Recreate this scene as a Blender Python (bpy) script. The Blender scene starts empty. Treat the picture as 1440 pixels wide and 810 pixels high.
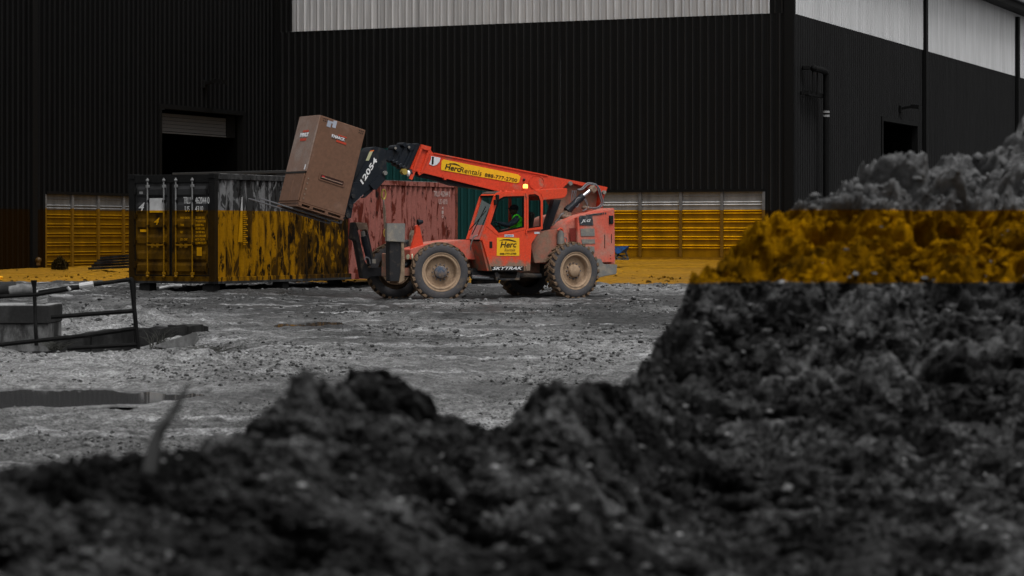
import bpy, bmesh, math, random
import numpy as np
from mathutils import Vector, Matrix, noise as mnoise

random.seed(7)
rng = np.random.default_rng(11)
R = math.radians
scene = bpy.context.scene
COL = scene.collection

# ------------------------------------------------------------------ camera
EYE = 1.56            # camera height (m)
F = 3375.0            # focal length in pixels of the 1440 px wide picture
HY = 328.0            # picture row of the horizon
cam_d = bpy.data.cameras.new('camera')
cam = bpy.data.objects.new('camera', cam_d)
COL.objects.link(cam)
cam.location = (0, 0, EYE)
cam.rotation_euler = (R(90), 0, 0)
cam_d.sensor_width = 36
cam_d.lens = 36 * F / 1440
cam_d.shift_y = (HY - 405) / 1440
cam_d.clip_start = 0.1
cam_d.clip_end = 3000
cam_d.dof.use_dof = True
cam_d.dof.focus_distance = 56
cam_d.dof.aperture_fstop = 4.5
scene.camera = cam

# ------------------------------------------------------------------ world, sun
SUN_EL, SUN_AZ = 64, 152       # elevation, compass direction the light comes from
world = bpy.data.worlds.new('World')
scene.world = world
world.use_nodes = True
wn = world.node_tree.nodes; wl = world.node_tree.links
sky = wn.new('ShaderNodeTexSky'); sky.sky_type = 'NISHITA'; sky.sun_disc = False
sky.sun_elevation = R(SUN_EL); sky.sun_rotation = R(SUN_AZ)
sky.dust_density = 6; sky.air_density = 1.0
hs = wn.new('ShaderNodeHueSaturation'); hs.inputs['Saturation'].default_value = 0.0
wl.new(sky.outputs[0], hs.inputs['Color'])
bg = wn['Background']; bg.inputs['Strength'].default_value = 0.125
wl.new(hs.outputs[0], bg.inputs['Color'])
sun_d = bpy.data.lights.new('sun', 'SUN'); sun_d.energy = 1.3; sun_d.angle = R(16)
sun_d.color = (1.0, 0.995, 0.988)
sun = bpy.data.objects.new('sun', sun_d); COL.objects.link(sun)
az = R(SUN_AZ)
sdir = Vector((math.sin(az) * math.cos(R(SUN_EL)), math.cos(az) * math.cos(R(SUN_EL)), math.sin(R(SUN_EL))))
sun.rotation_euler = sdir.to_track_quat('Z', 'Y').to_euler()
sun.location = (0, 20, 40)
scene.view_settings.view_transform = 'Standard'
scene.view_settings.look = 'None'
scene.view_settings.exposure = 0.0
scene.view_settings.gamma = 1.0

# ------------------------------------------------------------------ small helpers
def P(px, py, D):
    """world point seen at picture pixel (px, py) at depth D"""
    return Vector(((px - 720) / F * D, D, EYE - (py - HY) / F * D))

def tag(o, label=None, cat=None, group=None, kind=None):
    if label: o['label'] = label
    if cat: o['category'] = cat
    if group: o['group'] = group
    if kind: o['kind'] = kind
    return o

def empty(name, loc=(0, 0, 0), rz=0.0):
    o = bpy.data.objects.new(name, None); COL.objects.link(o)
    o.location = loc; o.rotation_euler = (0, 0, rz); o.empty_display_size = 0.3
    return o

def link_mesh(name, me, mat=None, parent=None):
    o = bpy.data.objects.new(name, me); COL.objects.link(o)
    if mat and not me.materials: me.materials.append(mat)
    if parent: o.parent = parent
    return o

class MB:
    """collects simple solids and links them as one mesh object"""
    def __init__(s): s.bm = bmesh.new()
    def box(s, c, size, rot=None, bev=0.0):
        m = Matrix.Translation(Vector(c))
        if rot is not None: m = m @ rot.to_4x4()
        m = m @ Matrix.Diagonal((size[0], size[1], size[2], 1))
        r = bmesh.ops.create_cube(s.bm, size=1, matrix=m)
        if bev:
            es = list({e for v in r['verts'] for e in v.link_edges})
            bmesh.ops.bevel(s.bm, geom=es, offset=bev, segments=1, affect='EDGES')
        return s
    def box2(s, a, b, bev=0.0):
        c = [(a[i] + b[i]) / 2 for i in range(3)]; z = [abs(b[i] - a[i]) for i in range(3)]
        return s.box(c, z, None, bev)
    def prism(s, pts, y0, y1, bev=0.0, axis='y'):
        """polygon in (x,z) extruded along y (axis 'y'); 'x': polygon (y,z) along x; 'z': (x,y) along z"""
        f = {'y': lambda p, t: (p[0], t, p[1]), 'x': lambda p, t: (t, p[0], p[1]), 'z': lambda p, t: (p[0], p[1], t)}[axis]
        a = [s.bm.verts.new(f(p, y0)) for p in pts]; b = [s.bm.verts.new(f(p, y1)) for p in pts]
        n = len(pts)
        fs = [s.bm.faces.new(a[::-1]), s.bm.faces.new(b)]
        for i in range(n):
            fs.append(s.bm.faces.new((a[i], a[(i + 1) % n], b[(i + 1) % n], b[i])))
        bmesh.ops.recalc_face_normals(s.bm, faces=fs)
        if bev:
            es = list({e for fc in fs for e in fc.edges})
            bmesh.ops.bevel(s.bm, geom=es, offset=bev, segments=2, affect='EDGES')
        return s
    def ring(s, outer, inner, y0, y1):
        n = len(outer)
        L = []
        for pts in (outer, inner):
            for y in (y0, y1):
                L.append([s.bm.verts.new((p[0], y, p[1])) for p in pts])
        o0, o1, i0, i1 = L; fs = []
        for k in range(n):
            j = (k + 1) % n
            fs += [s.bm.faces.new(q) for q in ((o0[k], o0[j], i0[j], i0[k]), (o1[k], i1[k], i1[j], o1[j]),
                                               (o0[k], o1[k], o1[j], o0[j]), (i0[k], i0[j], i1[j], i1[k]))]
        bmesh.ops.recalc_face_normals(s.bm, faces=fs)
        return s
    def cyl(s, a, b, r0, r1=None, n=16):
        a = Vector(a); b = Vector(b); r1 = r0 if r1 is None else r1
        d = b - a
        m = Matrix.Translation((a + b) / 2) @ d.to_track_quat('Z', 'Y').to_matrix().to_4x4()
        bmesh.ops.create_cone(s.bm, cap_ends=True, segments=n, radius1=r0, radius2=r1, depth=d.length, matrix=m)
        return s
    def bar(s, a, b, w, h, up=(0, 0, 1)):
        a = Vector(a); b = Vector(b); d = (b - a); L = d.length; d.normalize()
        up = Vector(up); side = d.cross(up).normalized(); u = side.cross(d)
        m = Matrix((d, side, u)).transposed()
        return s.box((a + b) / 2, (L, w, h), m)
    def tube(s, pts, r, n=8):
        pts = [Vector(p) for p in pts]
        if len(pts) > 2:   # smooth the path
            q = []
            for i in range(len(pts) - 1):
                p0 = pts[max(i - 1, 0)]; p1 = pts[i]; p2 = pts[i + 1]; p3 = pts[min(i + 2, len(pts) - 1)]
                for k in range(5):
                    t = k / 5
                    q.append(0.5 * ((2 * p1) + (p2 - p0) * t + (2 * p0 - 5 * p1 + 4 * p2 - p3) * t * t + (3 * p1 - p0 - 3 * p2 + p3) * t ** 3))
            q.append(pts[-1]); pts = q
        rings = []
        for i, p in enumerate(pts):
            d = (pts[min(i + 1, len(pts) - 1)] - pts[max(i - 1, 0)]).normalized()
            a = d.cross(Vector((0.13, 0.31, 0.94))).normalized(); b = d.cross(a)
            rr = r if not callable(r) else r(i / (len(pts) - 1))
            rings.append([s.bm.verts.new(p + (a * math.cos(t) + b * math.sin(t)) * rr) for t in [2 * math.pi * k / n for k in range(n)]])
        fs = []
        for A, B in zip(rings, rings[1:]):
            for k in range(n):
                fs.append(s.bm.faces.new((A[k], A[(k + 1) % n], B[(k + 1) % n], B[k])))
        fs.append(s.bm.faces.new(rings[0][::-1])); fs.append(s.bm.faces.new(rings[-1]))
        for f in fs: f.smooth = True
        return s
    def lathe(s, prof, n=32, mat=None):
        """profile (radius, y) turned about the y axis"""
        rings = []
        for r, y in prof:
            rings.append([s.bm.verts.new((r * math.cos(t), y, r * math.sin(t))) for t in [2 * math.pi * k / n for k in range(n)]])
        fs = []
        for A, B in zip(rings, rings[1:]):
            for k in range(n):
                fs.append(s.bm.faces.new((A[k], B[k], B[(k + 1) % n], A[(k + 1) % n])))
        for f in fs: f.smooth = True
        bmesh.ops.recalc_face_normals(s.bm, faces=fs)
        return s
    def sphere(s, c, r, sub=2, scale=(1, 1, 1), smooth=True):
        m = Matrix.Translation(Vector(c)) @ Matrix.Diagonal((scale[0], scale[1], scale[2], 1))
        q = bmesh.ops.create_icosphere(s.bm, subdivisions=sub, radius=r, matrix=m)
        if smooth:
            for v in q['verts']:
                for f in v.link_faces: f.smooth = True
        return s
    def mesh(s, name):
        me = bpy.data.meshes.new(name); s.bm.to_mesh(me); s.bm.free(); return me
    def build(s, name, mat, parent=None, autosmooth=False):
        me = s.mesh(name)
        o = link_mesh(name, me, mat, parent)
        return o

def text(name, string, mat, parent, org, X, U, width, height, off=0.0, shear=0.0, thick=0.003):
    """flat lettering fitted to width x height, lower left corner at org, reading along X with up U (parent's space)"""
    cu = bpy.data.curves.new('t', 'FONT'); cu.body = string; cu.offset = off; cu.shear = shear
    cu.resolution_u = 3
    cu.extrude = 0.01
    to = bpy.data.objects.new('t', cu); COL.objects.link(to)
    dg = bpy.context.evaluated_depsgraph_get(); dg.update()
    me = bpy.data.meshes.new_from_object(to.evaluated_get(dg))
    bpy.data.objects.remove(to); bpy.data.curves.remove(cu)
    n = len(me.vertices); co = np.zeros(n * 3); me.vertices.foreach_get('co', co); co = co.reshape(-1, 3)
    lo = co.min(0); hi = co.max(0)
    X = Vector(X).normalized(); U = Vector(U); U = (U - X * U.dot(X)).normalized(); N = X.cross(U)
    a = (co[:, 0] - lo[0]) / (hi[0] - lo[0]) * width
    b = (co[:, 1] - lo[1]) / (hi[1] - lo[1]) * height
    c = (co[:, 2] - lo[2]) / (hi[2] - lo[2]) * thick
    out = np.array(org)[None] + a[:, None] * np.array(X) + b[:, None] * np.array(U) + c[:, None] * np.array(N)
    me.vertices.foreach_set('co', out.ravel()); me.name = name; me.materials.clear()
    me.update()
    return link_mesh(name, me, mat, parent)

# ---- vectorised gradient noise
_perm = rng.permutation(512)
_perm = np.concatenate([_perm % 256, _perm % 256, _perm % 256])
_g = rng.normal(size=(256, 3)); _g /= np.linalg.norm(_g, axis=1)[:, None]
def gnoise(p):
    i = np.floor(p).astype(int); f = p - i; i &= 255
    w = f * f * f * (f * (f * 6 - 15) + 10)
    out = 0
    for dx in (0, 1):
        for dy in (0, 1):
            for dz in (0, 1):
                h = _perm[_perm[_perm[(i[:, 0] + dx) & 255] + ((i[:, 1] + dy) & 255)] + ((i[:, 2] + dz) & 255)]
                d = ((f - (dx, dy, dz)) * _g[h & 255]).sum(1)
                out = out + d * np.where(dx, w[:, 0], 1 - w[:, 0]) * np.where(dy, w[:, 1], 1 - w[:, 1]) * np.where(dz, w[:, 2], 1 - w[:, 2])
    return out * 1.6
def fbm(p, oct=4, gain=0.5):
    a = 1; s = 0
    for k in range(oct):
        s = s + a * gnoise(p * 2 ** k + 17.3 * k); a *= gain
    return s

# ------------------------------------------------------------------ materials
class NT:
    def __init__(s, name):
        s.m = bpy.data.materials.new(name); s.m.use_nodes = True
        s.n = s.m.node_tree.nodes; s.l = s.m.node_tree.links
        s.b = s.n['Principled BSDF']
        s.geo = None; s.tc = None
    def L(s, a, b): s.l.new(a, b)
    def obj(s):
        if not s.tc: s.tc = s.n.new('ShaderNodeTexCoord')
        return s.tc.outputs['Object']
    def pos(s):
        if not s.geo: s.geo = s.n.new('ShaderNodeNewGeometry')
        return s.geo.outputs['Position']
    def mapped(s, src, scale):
        m = s.n.new('ShaderNodeMapping'); s.L(src, m.inputs[0]); m.inputs['Scale'].default_value = scale; return m.outputs[0]
    def noise(s, src, scale, detail=5, rough=0.55, dist=0.0):
        t = s.n.new('ShaderNodeTexNoise'); s.L(src, t.inputs['Vector']); t.inputs['Scale'].default_value = scale
        t.inputs['Detail'].default_value = detail; t.inputs['Roughness'].default_value = rough; t.inputs['Distortion'].default_value = dist
        return t.outputs['Fac']
    def voro(s, src, scale, feature='F1'):
        t = s.n.new('ShaderNodeTexVoronoi'); s.L(src, t.inputs['Vector']); t.inputs['Scale'].default_value = scale; t.feature = feature
        return t.outputs['Distance']
    def ramp(s, fac, a, b, c0=(0, 0, 0), c1=(1, 1, 1)):
        r = s.n.new('ShaderNodeValToRGB'); s.L(fac, r.inputs[0])
        r.color_ramp.elements[0].position = a; r.color_ramp.elements[1].position = b
        r.color_ramp.elements[0].color = (*c0, 1); r.color_ramp.elements[1].color = (*c1, 1)
        return r.outputs[0]
    def mix(s, fac, a, b, mode='MIX'):
        m = s.n.new('ShaderNodeMix'); m.data_type = 'RGBA'; m.blend_type = mode
        for sock, v in ((m.inputs[0], fac), (m.inputs[6], a), (m.inputs[7], b)):
            if isinstance(v, (int, float)): sock.default_value = v
            elif isinstance(v, tuple): sock.default_value = (*v, 1)
            else: s.L(v, sock)
        return m.outputs[2]
    def math(s, op, a, b=None, clamp=False):
        m = s.n.new('ShaderNodeMath'); m.operation = op; m.use_clamp = clamp
        for sock, v in ((m.inputs[0], a), (m.inputs[1], b)):
            if v is None: continue
            if isinstance(v, (int, float)): sock.default_value = v
            else: s.L(v, sock)
        return m.outputs[0]
    def axis(s, src, k):
        x = s.n.new('ShaderNodeSeparateXYZ'); s.L(src, x.inputs[0]); return x.outputs[k]
    def bump(s, h, strength=0.4, dist=0.02):
        b = s.n.new('ShaderNodeBump'); s.L(h, b.inputs['Height']); b.inputs['Strength'].default_value = strength
        b.inputs['Distance'].default_value = dist; s.L(b.outputs[0], s.b.inputs['Normal'])
    def set(s, color=None, rough=0.6, spec=0.3, metal=0.0):
        if color is not None:
            if isinstance(color, tuple): s.b.inputs['Base Color'].default_value = (*color, 1)
            else: s.L(color, s.b.inputs['Base Color'])
        if isinstance(rough, (int, float)): s.b.inputs['Roughness'].default_value = rough
        else: s.L(rough, s.b.inputs['Roughness'])
        s.b.inputs['Specular IOR Level'].default_value = spec
        s.b.inputs['Metallic'].default_value = metal
        return s.m

YEL = (1.0, 0.475, 0.0)

def worn(name, col, dirt=(0.16, 0.11, 0.075), amount=0.3, rough=0.5, spec=0.3, scale=3.0, metal=0.0, world=False, bump=0.15, low=None):
    """paint or steel with patches of dirt; low=(z0,z1) gathers mud from z1 down to z0 (object space height)"""
    t = NT(name); src = t.pos() if world else t.obj()
    n1 = t.noise(src, scale, 8, 0.65)
    f = t.ramp(n1, 0.62 - amount * 0.4, 0.78 - amount * 0.25)
    if low:
        z = t.axis(src, 2)
        g = t.math('DIVIDE', t.math('SUBTRACT', low[1], z), low[1] - low[0], True)
        g = t.math('ADD', g, t.math('MULTIPLY', t.math('SUBTRACT', n1, 0.5), 1.8))
        g = t.ramp(g, 0.35, 0.75)
        f = t.mix(1.0, f, g, 'LIGHTEN')
    c = t.mix(f, col, dirt)
    fine = t.noise(src, scale * 9, 4)
    c = t.mix(0.35, c, t.ramp(fine, 0.3, 0.7, (0.55, 0.55, 0.55), (1.3, 1.3, 1.3)), 'MULTIPLY')
    r = t.ramp(n1, 0.3, 0.7, (rough * 0.8,) * 3, (min(1, rough * 1.4),) * 3)
    if bump: t.bump(fine, bump, 0.01)
    return t.set(c, r, spec, metal)

def flat(name, col, rough=0.6, spec=0.25, metal=0.0):
    t = NT(name); n = t.noise(t.obj(), 14, 4)
    c = t.mix(0.25, col, t.ramp(n, 0.3, 0.7, (0.7, 0.7, 0.7), (1.2, 1.2, 1.2)), 'MULTIPLY')
    return t.set(c, rough, spec, metal)

M = {}
# --- building: black painted sheet; its foot carries the ochre paint band that runs along the yard
def siding(name, col, spec, ochre_z=None, rough=0.45, streak=0.3):
    t = NT(name); p = t.pos()
    st = t.noise(t.mapped(p, (6, 6, 0.25)), 1.0, 5)
    c = t.mix(streak, col, t.ramp(st, 0.3, 0.7, (0.55, 0.55, 0.55), (1.5, 1.5, 1.5)), 'MULTIPLY')
    if ochre_z:
        k = t.math('LESS_THAN', t.axis(p, 2), ochre_z)
        c = t.mix(k, c, (0.008, 0.0035, 0.0003))
    r = t.ramp(t.noise(t.mapped(p, (1, 1, 0.4)), 3, 4), 0.3, 0.7, (rough * .8,) * 3, (rough * 1.25,) * 3)
    return t.set(c, r, spec)
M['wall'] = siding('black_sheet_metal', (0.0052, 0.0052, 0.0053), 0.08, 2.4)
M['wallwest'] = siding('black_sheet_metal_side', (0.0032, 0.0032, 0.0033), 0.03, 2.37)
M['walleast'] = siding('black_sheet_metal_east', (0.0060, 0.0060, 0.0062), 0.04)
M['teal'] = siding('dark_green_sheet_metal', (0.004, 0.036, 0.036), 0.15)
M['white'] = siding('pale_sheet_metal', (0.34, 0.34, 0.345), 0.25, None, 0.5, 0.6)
M['whiteeast'] = siding('lit_pale_sheet_metal_east', (0.50, 0.50, 0.505), 0.25, None, 0.5, 0.3)  # paler copy: the stronger light on this side is put into its colour
M['trim'] = flat('black_trim', (0.004, 0.004, 0.004), 0.6, 0.1)
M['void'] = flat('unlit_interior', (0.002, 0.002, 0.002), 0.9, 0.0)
M['roof'] = flat('grey_roof_sheet', (0.09, 0.09, 0.095), 0.5, 0.3)

RIBTONE = {'black_sheet_metal': siding('lit_rib_black', (0.021, 0.021, 0.0212), 0.12, 2.4),  # lighter rib faces: the light they catch is put into the colour
           'black_sheet_metal_side': siding('lit_rib_black_side', (0.0065, 0.0065, 0.0067), 0.05, 2.37),
           'black_sheet_metal_east': siding('lit_rib_black_east', (0.015, 0.015, 0.0152), 0.08)}
def doorsheet(name, ztop, tone=0.34):
    t = NT(name); p = t.pos()
    n = t.noise(p, 2.2, 6, 0.6); st = t.noise(t.mapped(p, (3, 3, 0.3)), 1.2, 5)
    c = t.mix(0.6, (tone,) * 3, t.ramp(n, 0.3, 0.75, (0.55,) * 3, (1.35,) * 3), 'MULTIPLY')
    c = t.mix(0.5, c, t.ramp(st, 0.35, 0.7, (0.6,) * 3, (1.2,) * 3), 'MULTIPLY')
    k = t.math('LESS_THAN', t.axis(p, 2), ztop)
    c = t.mix(k, c, t.mix(1.0, c, YEL, 'MULTIPLY'))
    t.bump(t.noise(p, 30, 4), 0.2, 0.01)
    return t.set(c, 0.5, 0.1)

# --- ground
YD = 66.3          # the ochre clay begins here
def ground_mat():
    t = NT('gravel_and_mud'); p = t.pos()
    big = t.noise(t.mapped(p, (0.25, 0.09, 1)), 1.0, 5, 0.6)
    rot = t.n.new('ShaderNodeVectorRotate'); t.L(p, rot.inputs['Vector']); rot.inputs['Angle'].default_value = R(-9)
    track = t.noise(t.mapped(rot.outputs[0], (0.05, 1.3, 1)), 1.0, 6, 0.62, 0.25)
    far = t.math('DIVIDE', t.math('SUBTRACT', t.axis(p, 1), 33.0), 10.0, True)
    fine = t.noise(p, 7.0, 8, 0.75)
    grit = t.noise(p, 38.0, 4, 0.7)
    c = t.ramp(t.math('SUBTRACT', big, t.math('MULTIPLY', far, 0.11)), 0.36, 0.58, (0.055,) * 3, (0.27,) * 3)
    c = t.mix(t.ramp(track, 0.55, 0.66), c, (0.38, 0.38, 0.385))
    c = t.mix(t.ramp(track, 0.30, 0.42, (1, 1, 1), (0, 0, 0)), c, (0.085, 0.085, 0.088))
    c = t.mix(0.9, c, t.ramp(fine, 0.36, 0.64, (0.25,) * 3, (1.6,) * 3), 'MULTIPLY')
    c = t.mix(0.9, c, t.ramp(grit, 0.38, 0.62, (0.3,) * 3, (1.6,) * 3), 'MULTIPLY')
    edge = t.math('ADD', t.axis(p, 1), t.math('MULTIPLY', t.math('SUBTRACT', fine, 0.5), 1.2))
    k = t.math('MULTIPLY', t.math('GREATER_THAN', edge, YD), t.math('LESS_THAN', t.axis(p, 0), 9.5))
    k = t.math('MULTIPLY', k, t.math('LESS_THAN', t.axis(p, 1), 110.0))
    c = t.mix(k, c, t.mix(1.0, t.mix(0.45, c, (0.55, 0.55, 0.55)), YEL, 'MULTIPLY'))
    h = t.math('ADD', t.math('MULTIPLY', fine, 1.0), t.math('MULTIPLY', grit, 0.35))
    t.bump(h, 0.9, 0.10)
    wet = t.ramp(t.noise(t.mapped(p, (0.2, 0.35, 1)), 1.0, 4), 0.40, 0.62, (0.45,) * 3, (0.92,) * 3)
    return t.set(c, wet, 0.25)
M['ground'] = ground_mat()

def soil(name, dark, light, z0=None, z1=None, palez=None):
    t = NT(name); p = t.pos()
    n = t.noise(p, 3.5, 8, 0.7); f = t.noise(p, 16, 8, 0.75)
    c = t.mix(t.ramp(n, 0.42, 0.66), dark, light)
    c = t.mix(0.8, c, t.ramp(t.noise(p, 1.1, 3, 0.5), 0.38, 0.62, (0.35,) * 3, (1.45,) * 3), 'MULTIPLY')
    c = t.mix(0.95, c, t.ramp(f, 0.38, 0.64, (0.15,) * 3, (1.9,) * 3), 'MULTIPLY')
    z = t.axis(p, 2)
    if palez:  # a paler tone fades in with height
        g = t.math('ADD', t.math('DIVIDE', t.math('SUBTRACT', z, palez[0]), palez[1] - palez[0]), t.math('MULTIPLY', t.math('SUBTRACT', n, 0.5), 1.0))
        c = t.mix(t.ramp(g, 0.0, 1.0), c, t.mix(0.85, palez[2], t.ramp(f, 0.3, 0.72, (0.5,) * 3, (1.4,) * 3), 'MULTIPLY'))
    if z0:
        band = t.math('MULTIPLY', t.math('GREATER_THAN', z, z0), t.math('LESS_THAN', z, z1))
        c = t.mix(band, c, t.mix(1.0, t.mix(0.8, t.mix(1.0, c, (2.6,) * 3, 'MULTIPLY'), t.ramp(n, 0.34, 0.70, (0.02,) * 3, (0.32,) * 3)), YEL, 'MULTIPLY'))
    t.bump(t.math('ADD', n, t.math('MULTIPLY', f, 0.5)), 0.8, 0.05)
    return t.set(c, 0.95, 0.03)
M['soil'] = soil('dark_piled_soil', (0.008, 0.008, 0.008), (0.098, 0.098, 0.0985), 1.352, 1.668, (1.35, 1.80, (0.125, 0.125, 0.126)))  # random soil tone, with crevice shade and clod highlights painted into it
M['stone'] = soil('pale_stone', (0.10, 0.10, 0.10), (0.30, 0.30, 0.30))

# --- container long side: grey and ochre near half, red oxide far half
def container_mat(name, grey=(0.145, 0.145, 0.147), split=6.3):
    t = NT(name); o = t.obj(); x = t.axis(o, 0); z = t.axis(t.pos(), 2)
    drip = t.noise(t.mapped(o, (3.0, 3.0, 0.9)), 1.0, 8, 0.68, 0.9)
    spot = t.noise(t.mapped(o, (5.5, 5.5, 1.7)), 1.0, 6, 0.7)
    peel = t.ramp(drip, 0.47, 0.50)
    under = t.math('LESS_THAN', z, 2.10); above = t.math('GREATER_THAN', z, 0.43)
    band = t.math('MULTIPLY', under, above)
    g = t.mix(peel, grey, (0.026, 0.026, 0.026))
    g = t.mix(t.ramp(spot, 0.57, 0.61), g, (0.006, 0.005, 0.005))
    along = t.math('MULTIPLY', t.math('SUBTRACT', x, 3.0), 0.028)
    y = t.mix(t.ramp(t.math('ADD', drip, along), 0.45, 0.56), (0.25, 0.115, 0.0), (0.036, 0.016, 0.0))
    y = t.mix(t.ramp(t.math('ADD', spot, t.math('MULTIPLY', along, 0.6)), 0.53, 0.59), y, (0.006, 0.0028, 0.0002))
    gy = t.mix(band, g, y)
    r = t.mix(t.ramp(drip, 0.53, 0.555), (0.27, 0.098, 0.080), (0.095, 0.018, 0.011))
    r = t.mix(t.ramp(spot, 0.60, 0.64), r, (0.014, 0.008, 0.007))
    k = t.math('GREATER_THAN', x, split)
    c = t.mix(k, gy, r)
    fine = t.noise(o, 22, 5, 0.7)
    c = t.mix(0.4, c, t.ramp(fine, 0.3, 0.7, (0.55,) * 3, (1.3,) * 3), 'MULTIPLY')
    t.bump(fine, 0.25, 0.01)
    return t.set(c, 0.6, 0.08)
M['cside'] = container_mat('peeling_container_paint')
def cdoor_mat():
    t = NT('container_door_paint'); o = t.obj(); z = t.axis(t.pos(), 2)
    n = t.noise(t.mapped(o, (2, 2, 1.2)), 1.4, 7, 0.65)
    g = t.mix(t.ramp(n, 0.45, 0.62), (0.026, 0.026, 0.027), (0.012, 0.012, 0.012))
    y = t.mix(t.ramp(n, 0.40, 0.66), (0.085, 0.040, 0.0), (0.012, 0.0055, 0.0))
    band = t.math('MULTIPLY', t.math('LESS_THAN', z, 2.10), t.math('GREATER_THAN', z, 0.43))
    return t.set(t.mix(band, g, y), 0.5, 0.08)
M['cdoor'] = cdoor_mat()
def banded(name, col, rough=0.5, spec=0.3, z0=0.43, z1=2.10, mul=1.0):
    t = NT(name); z = t.axis(t.pos(), 2)
    n = t.noise(t.obj(), 6, 5)
    c = t.mix(0.5, col, t.ramp(n, 0.3, 0.7, (0.5,) * 3, (1.3,) * 3), 'MULTIPLY')
    band = t.math('MULTIPLY', t.math('LESS_THAN', z, z1), t.math('GREATER_THAN', z, z0))
    return t.set(t.mix(band, c, t.mix(1.0, c, tuple(v * mul for v in YEL), 'MULTIPLY')), rough, spec)
M['cframe'] = banded('dark_container_frame', (0.008, 0.008, 0.008), spec=0.08, mul=2.2)
M['crod'] = banded('galvanised_rod', (0.17, 0.17, 0.17), 0.4, 0.15)
M['cletter'] = banded('white_stencil', (0.50, 0.50, 0.50), 0.7, 0.1)
M['cwhite'] = banded('white_patch', (0.42, 0.42, 0.42), 0.8, 0.1)

# ------------------------------------------------------------------ ground sheet
def zg(x, d):
    return np.interp(d, [-100, 50, 58, 64, 70, 82, 91, 100, 2000], [0, 0, 0.03, 0.13, 0.22, 0.37, 0.62, 0.64, 0.64]) \
        + np.interp(x, [-5.5, -3.2], [1, 0]) * np.interp(d, [49, 55, 60, 68], [0, 0.16, 0.14, 0]) \
        - np.interp(x, [-14, -6], [1, 0]) * np.interp(d, [60, 82, 95], [0, 0.0, 0.2])

us = np.concatenate([np.linspace(-60, -1.2, 12), np.linspace(-1.1, -0.27, 14), np.linspace(-0.26, 0.26, 500), np.linspace(0.27, 1.1, 14), np.linspace(1.2, 60, 12)])
ds = np.concatenate([np.linspace(-80, 8, 12), np.geomspace(9, 75, 780), np.linspace(76, 130, 40), np.geomspace(140, 2500, 14)])
U, Dm = np.meshgrid(us, ds)
GX = U * np.clip(Dm, 14, 60) ; GY = Dm
def ground_height(x, y):
    q = np.stack([x, y, np.zeros_like(x)], 1)
    h = zg(x, y)
    near = np.clip((y - 8) / 6, 0, 1) * np.clip((100 - y) / 20, 0, 1) * (np.abs(x) < 40)
    rut = fbm(np.stack([q[:, 0] * 0.06 + q[:, 1] * .01, (q[:, 1] - q[:, 0] * 0.16) * 1.5, q[:, 2]], 1), 4) * 0.030 + fbm(q * 2.4 + 5, 4, 0.6) * 0.040 + np.clip(fbm(q * (0.35, 0.5, 1) + 31, 3), 0, 1) * 0.07
    h = h + rut * near
    # dirt bank in front of the concrete kerb, and hollows that hold the puddles
    h = h + 0.10 * np.exp(-((x + 3.9) / 1.3) ** 2 - ((y - 28.8) / 0.9) ** 2) * near * (1 + fbm(q * 4, 3))
    h = h - 0.30 * np.exp(-((x + 5.4) / 1.7) ** 6 - ((y - 33.4) / 1.7) ** 6)
    h = h + 0.25 * np.exp(-((x + 7.0) / 1.9) ** 2 - ((y - 40) / 3.0) ** 2) * (0.7 + fbm(q * 2, 3))
    for cx, cy, rx, ry in PUDS:
        w = np.exp(-(((x - cx) / rx) ** 2 + ((y - cy) / ry) ** 2) ** 2)
        h = h * (1 - w) + (-0.10 + 0.03 * fbm(q * 3, 2)) * w
    for cx, cy, rx, ry in PUDS:
        e = ((x - cx) / rx) ** 2 + ((y - cy) / ry) ** 2
        e = e + fbm(q * (1.2, 0.8, 1) + 3, 3) * 0.9
        h = np.where((e > 1.7) & (e < 4.5), np.maximum(h, -0.026), h)
    return h
PUDS = [(-4.75, 23.2, 1.75, 1.6), (-3.5, 21.55, 0.32, 0.35), (-3.55, 41.7, 0.62, 1.9), (0.15, 40.5, 0.3, 1.2)]
PUDS_BIG = (-4.55, 23.6, 1.55, 1.1)
gx = GX.ravel(); gy = GY.ravel(); gz = ground_height(gx, gy)
def grid_mesh(name, X, Y, Z, nr, nc, smooth=True):
    me = bpy.data.meshes.new(name)
    n = nr * nc
    co = np.stack([X, Y, Z], 1)
    idx = np.arange(n).reshape(nr, nc)
    q = np.stack([idx[:-1, :-1], idx[:-1, 1:], idx[1:, 1:], idx[1:, :-1]], -1).reshape(-1, 4)
    me.vertices.add(n); me.vertices.foreach_set('co', co.ravel())
    me.loops.add(q.size); me.loops.foreach_set('vertex_index', q.ravel().astype(np.int32))
    me.polygons.add(len(q)); me.polygons.foreach_set('loop_start', np.arange(0, q.size, 4, dtype=np.int32))
    me.polygons.foreach_set('loop_total', np.full(len(q), 4, dtype=np.int32))
    me.update(calc_edges=True); me.validate()
    if smooth: me.polygons.foreach_set('use_smooth', np.ones(len(me.polygons), bool))
    return me
tag(link_mesh('ground', grid_mesh('ground', gx, gy, gz, len(ds), len(us)), M['ground']), kind='structure',
    label='muddy grey gravel yard with tyre tracks and ochre far strip')

# puddles
def water_mat():
    t = NT('muddy_water'); p = t.pos()
    t.bump(t.noise(t.mapped(p, (2, 0.6, 1)), 3, 2), 0.01, 0.005)
    t.b.inputs['IOR'].default_value = 1.18; return t.set((0.055, 0.055, 0.056), 0.04, 0.4)
M['water'] = water_mat()
for cx, cy, rx, ry in PUDS:
    b = MB(); vs = []
    for k in range(40):
        a = 2 * math.pi * k / 40
        vs.append(b.bm.verts.new((cx + math.cos(a) * rx * 1.5, cy + math.sin(a) * ry * 1.5, -0.034)))
    b.bm.faces.new(vs)
    tag(b.build('puddle', M['water']), kind='structure')

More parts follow.
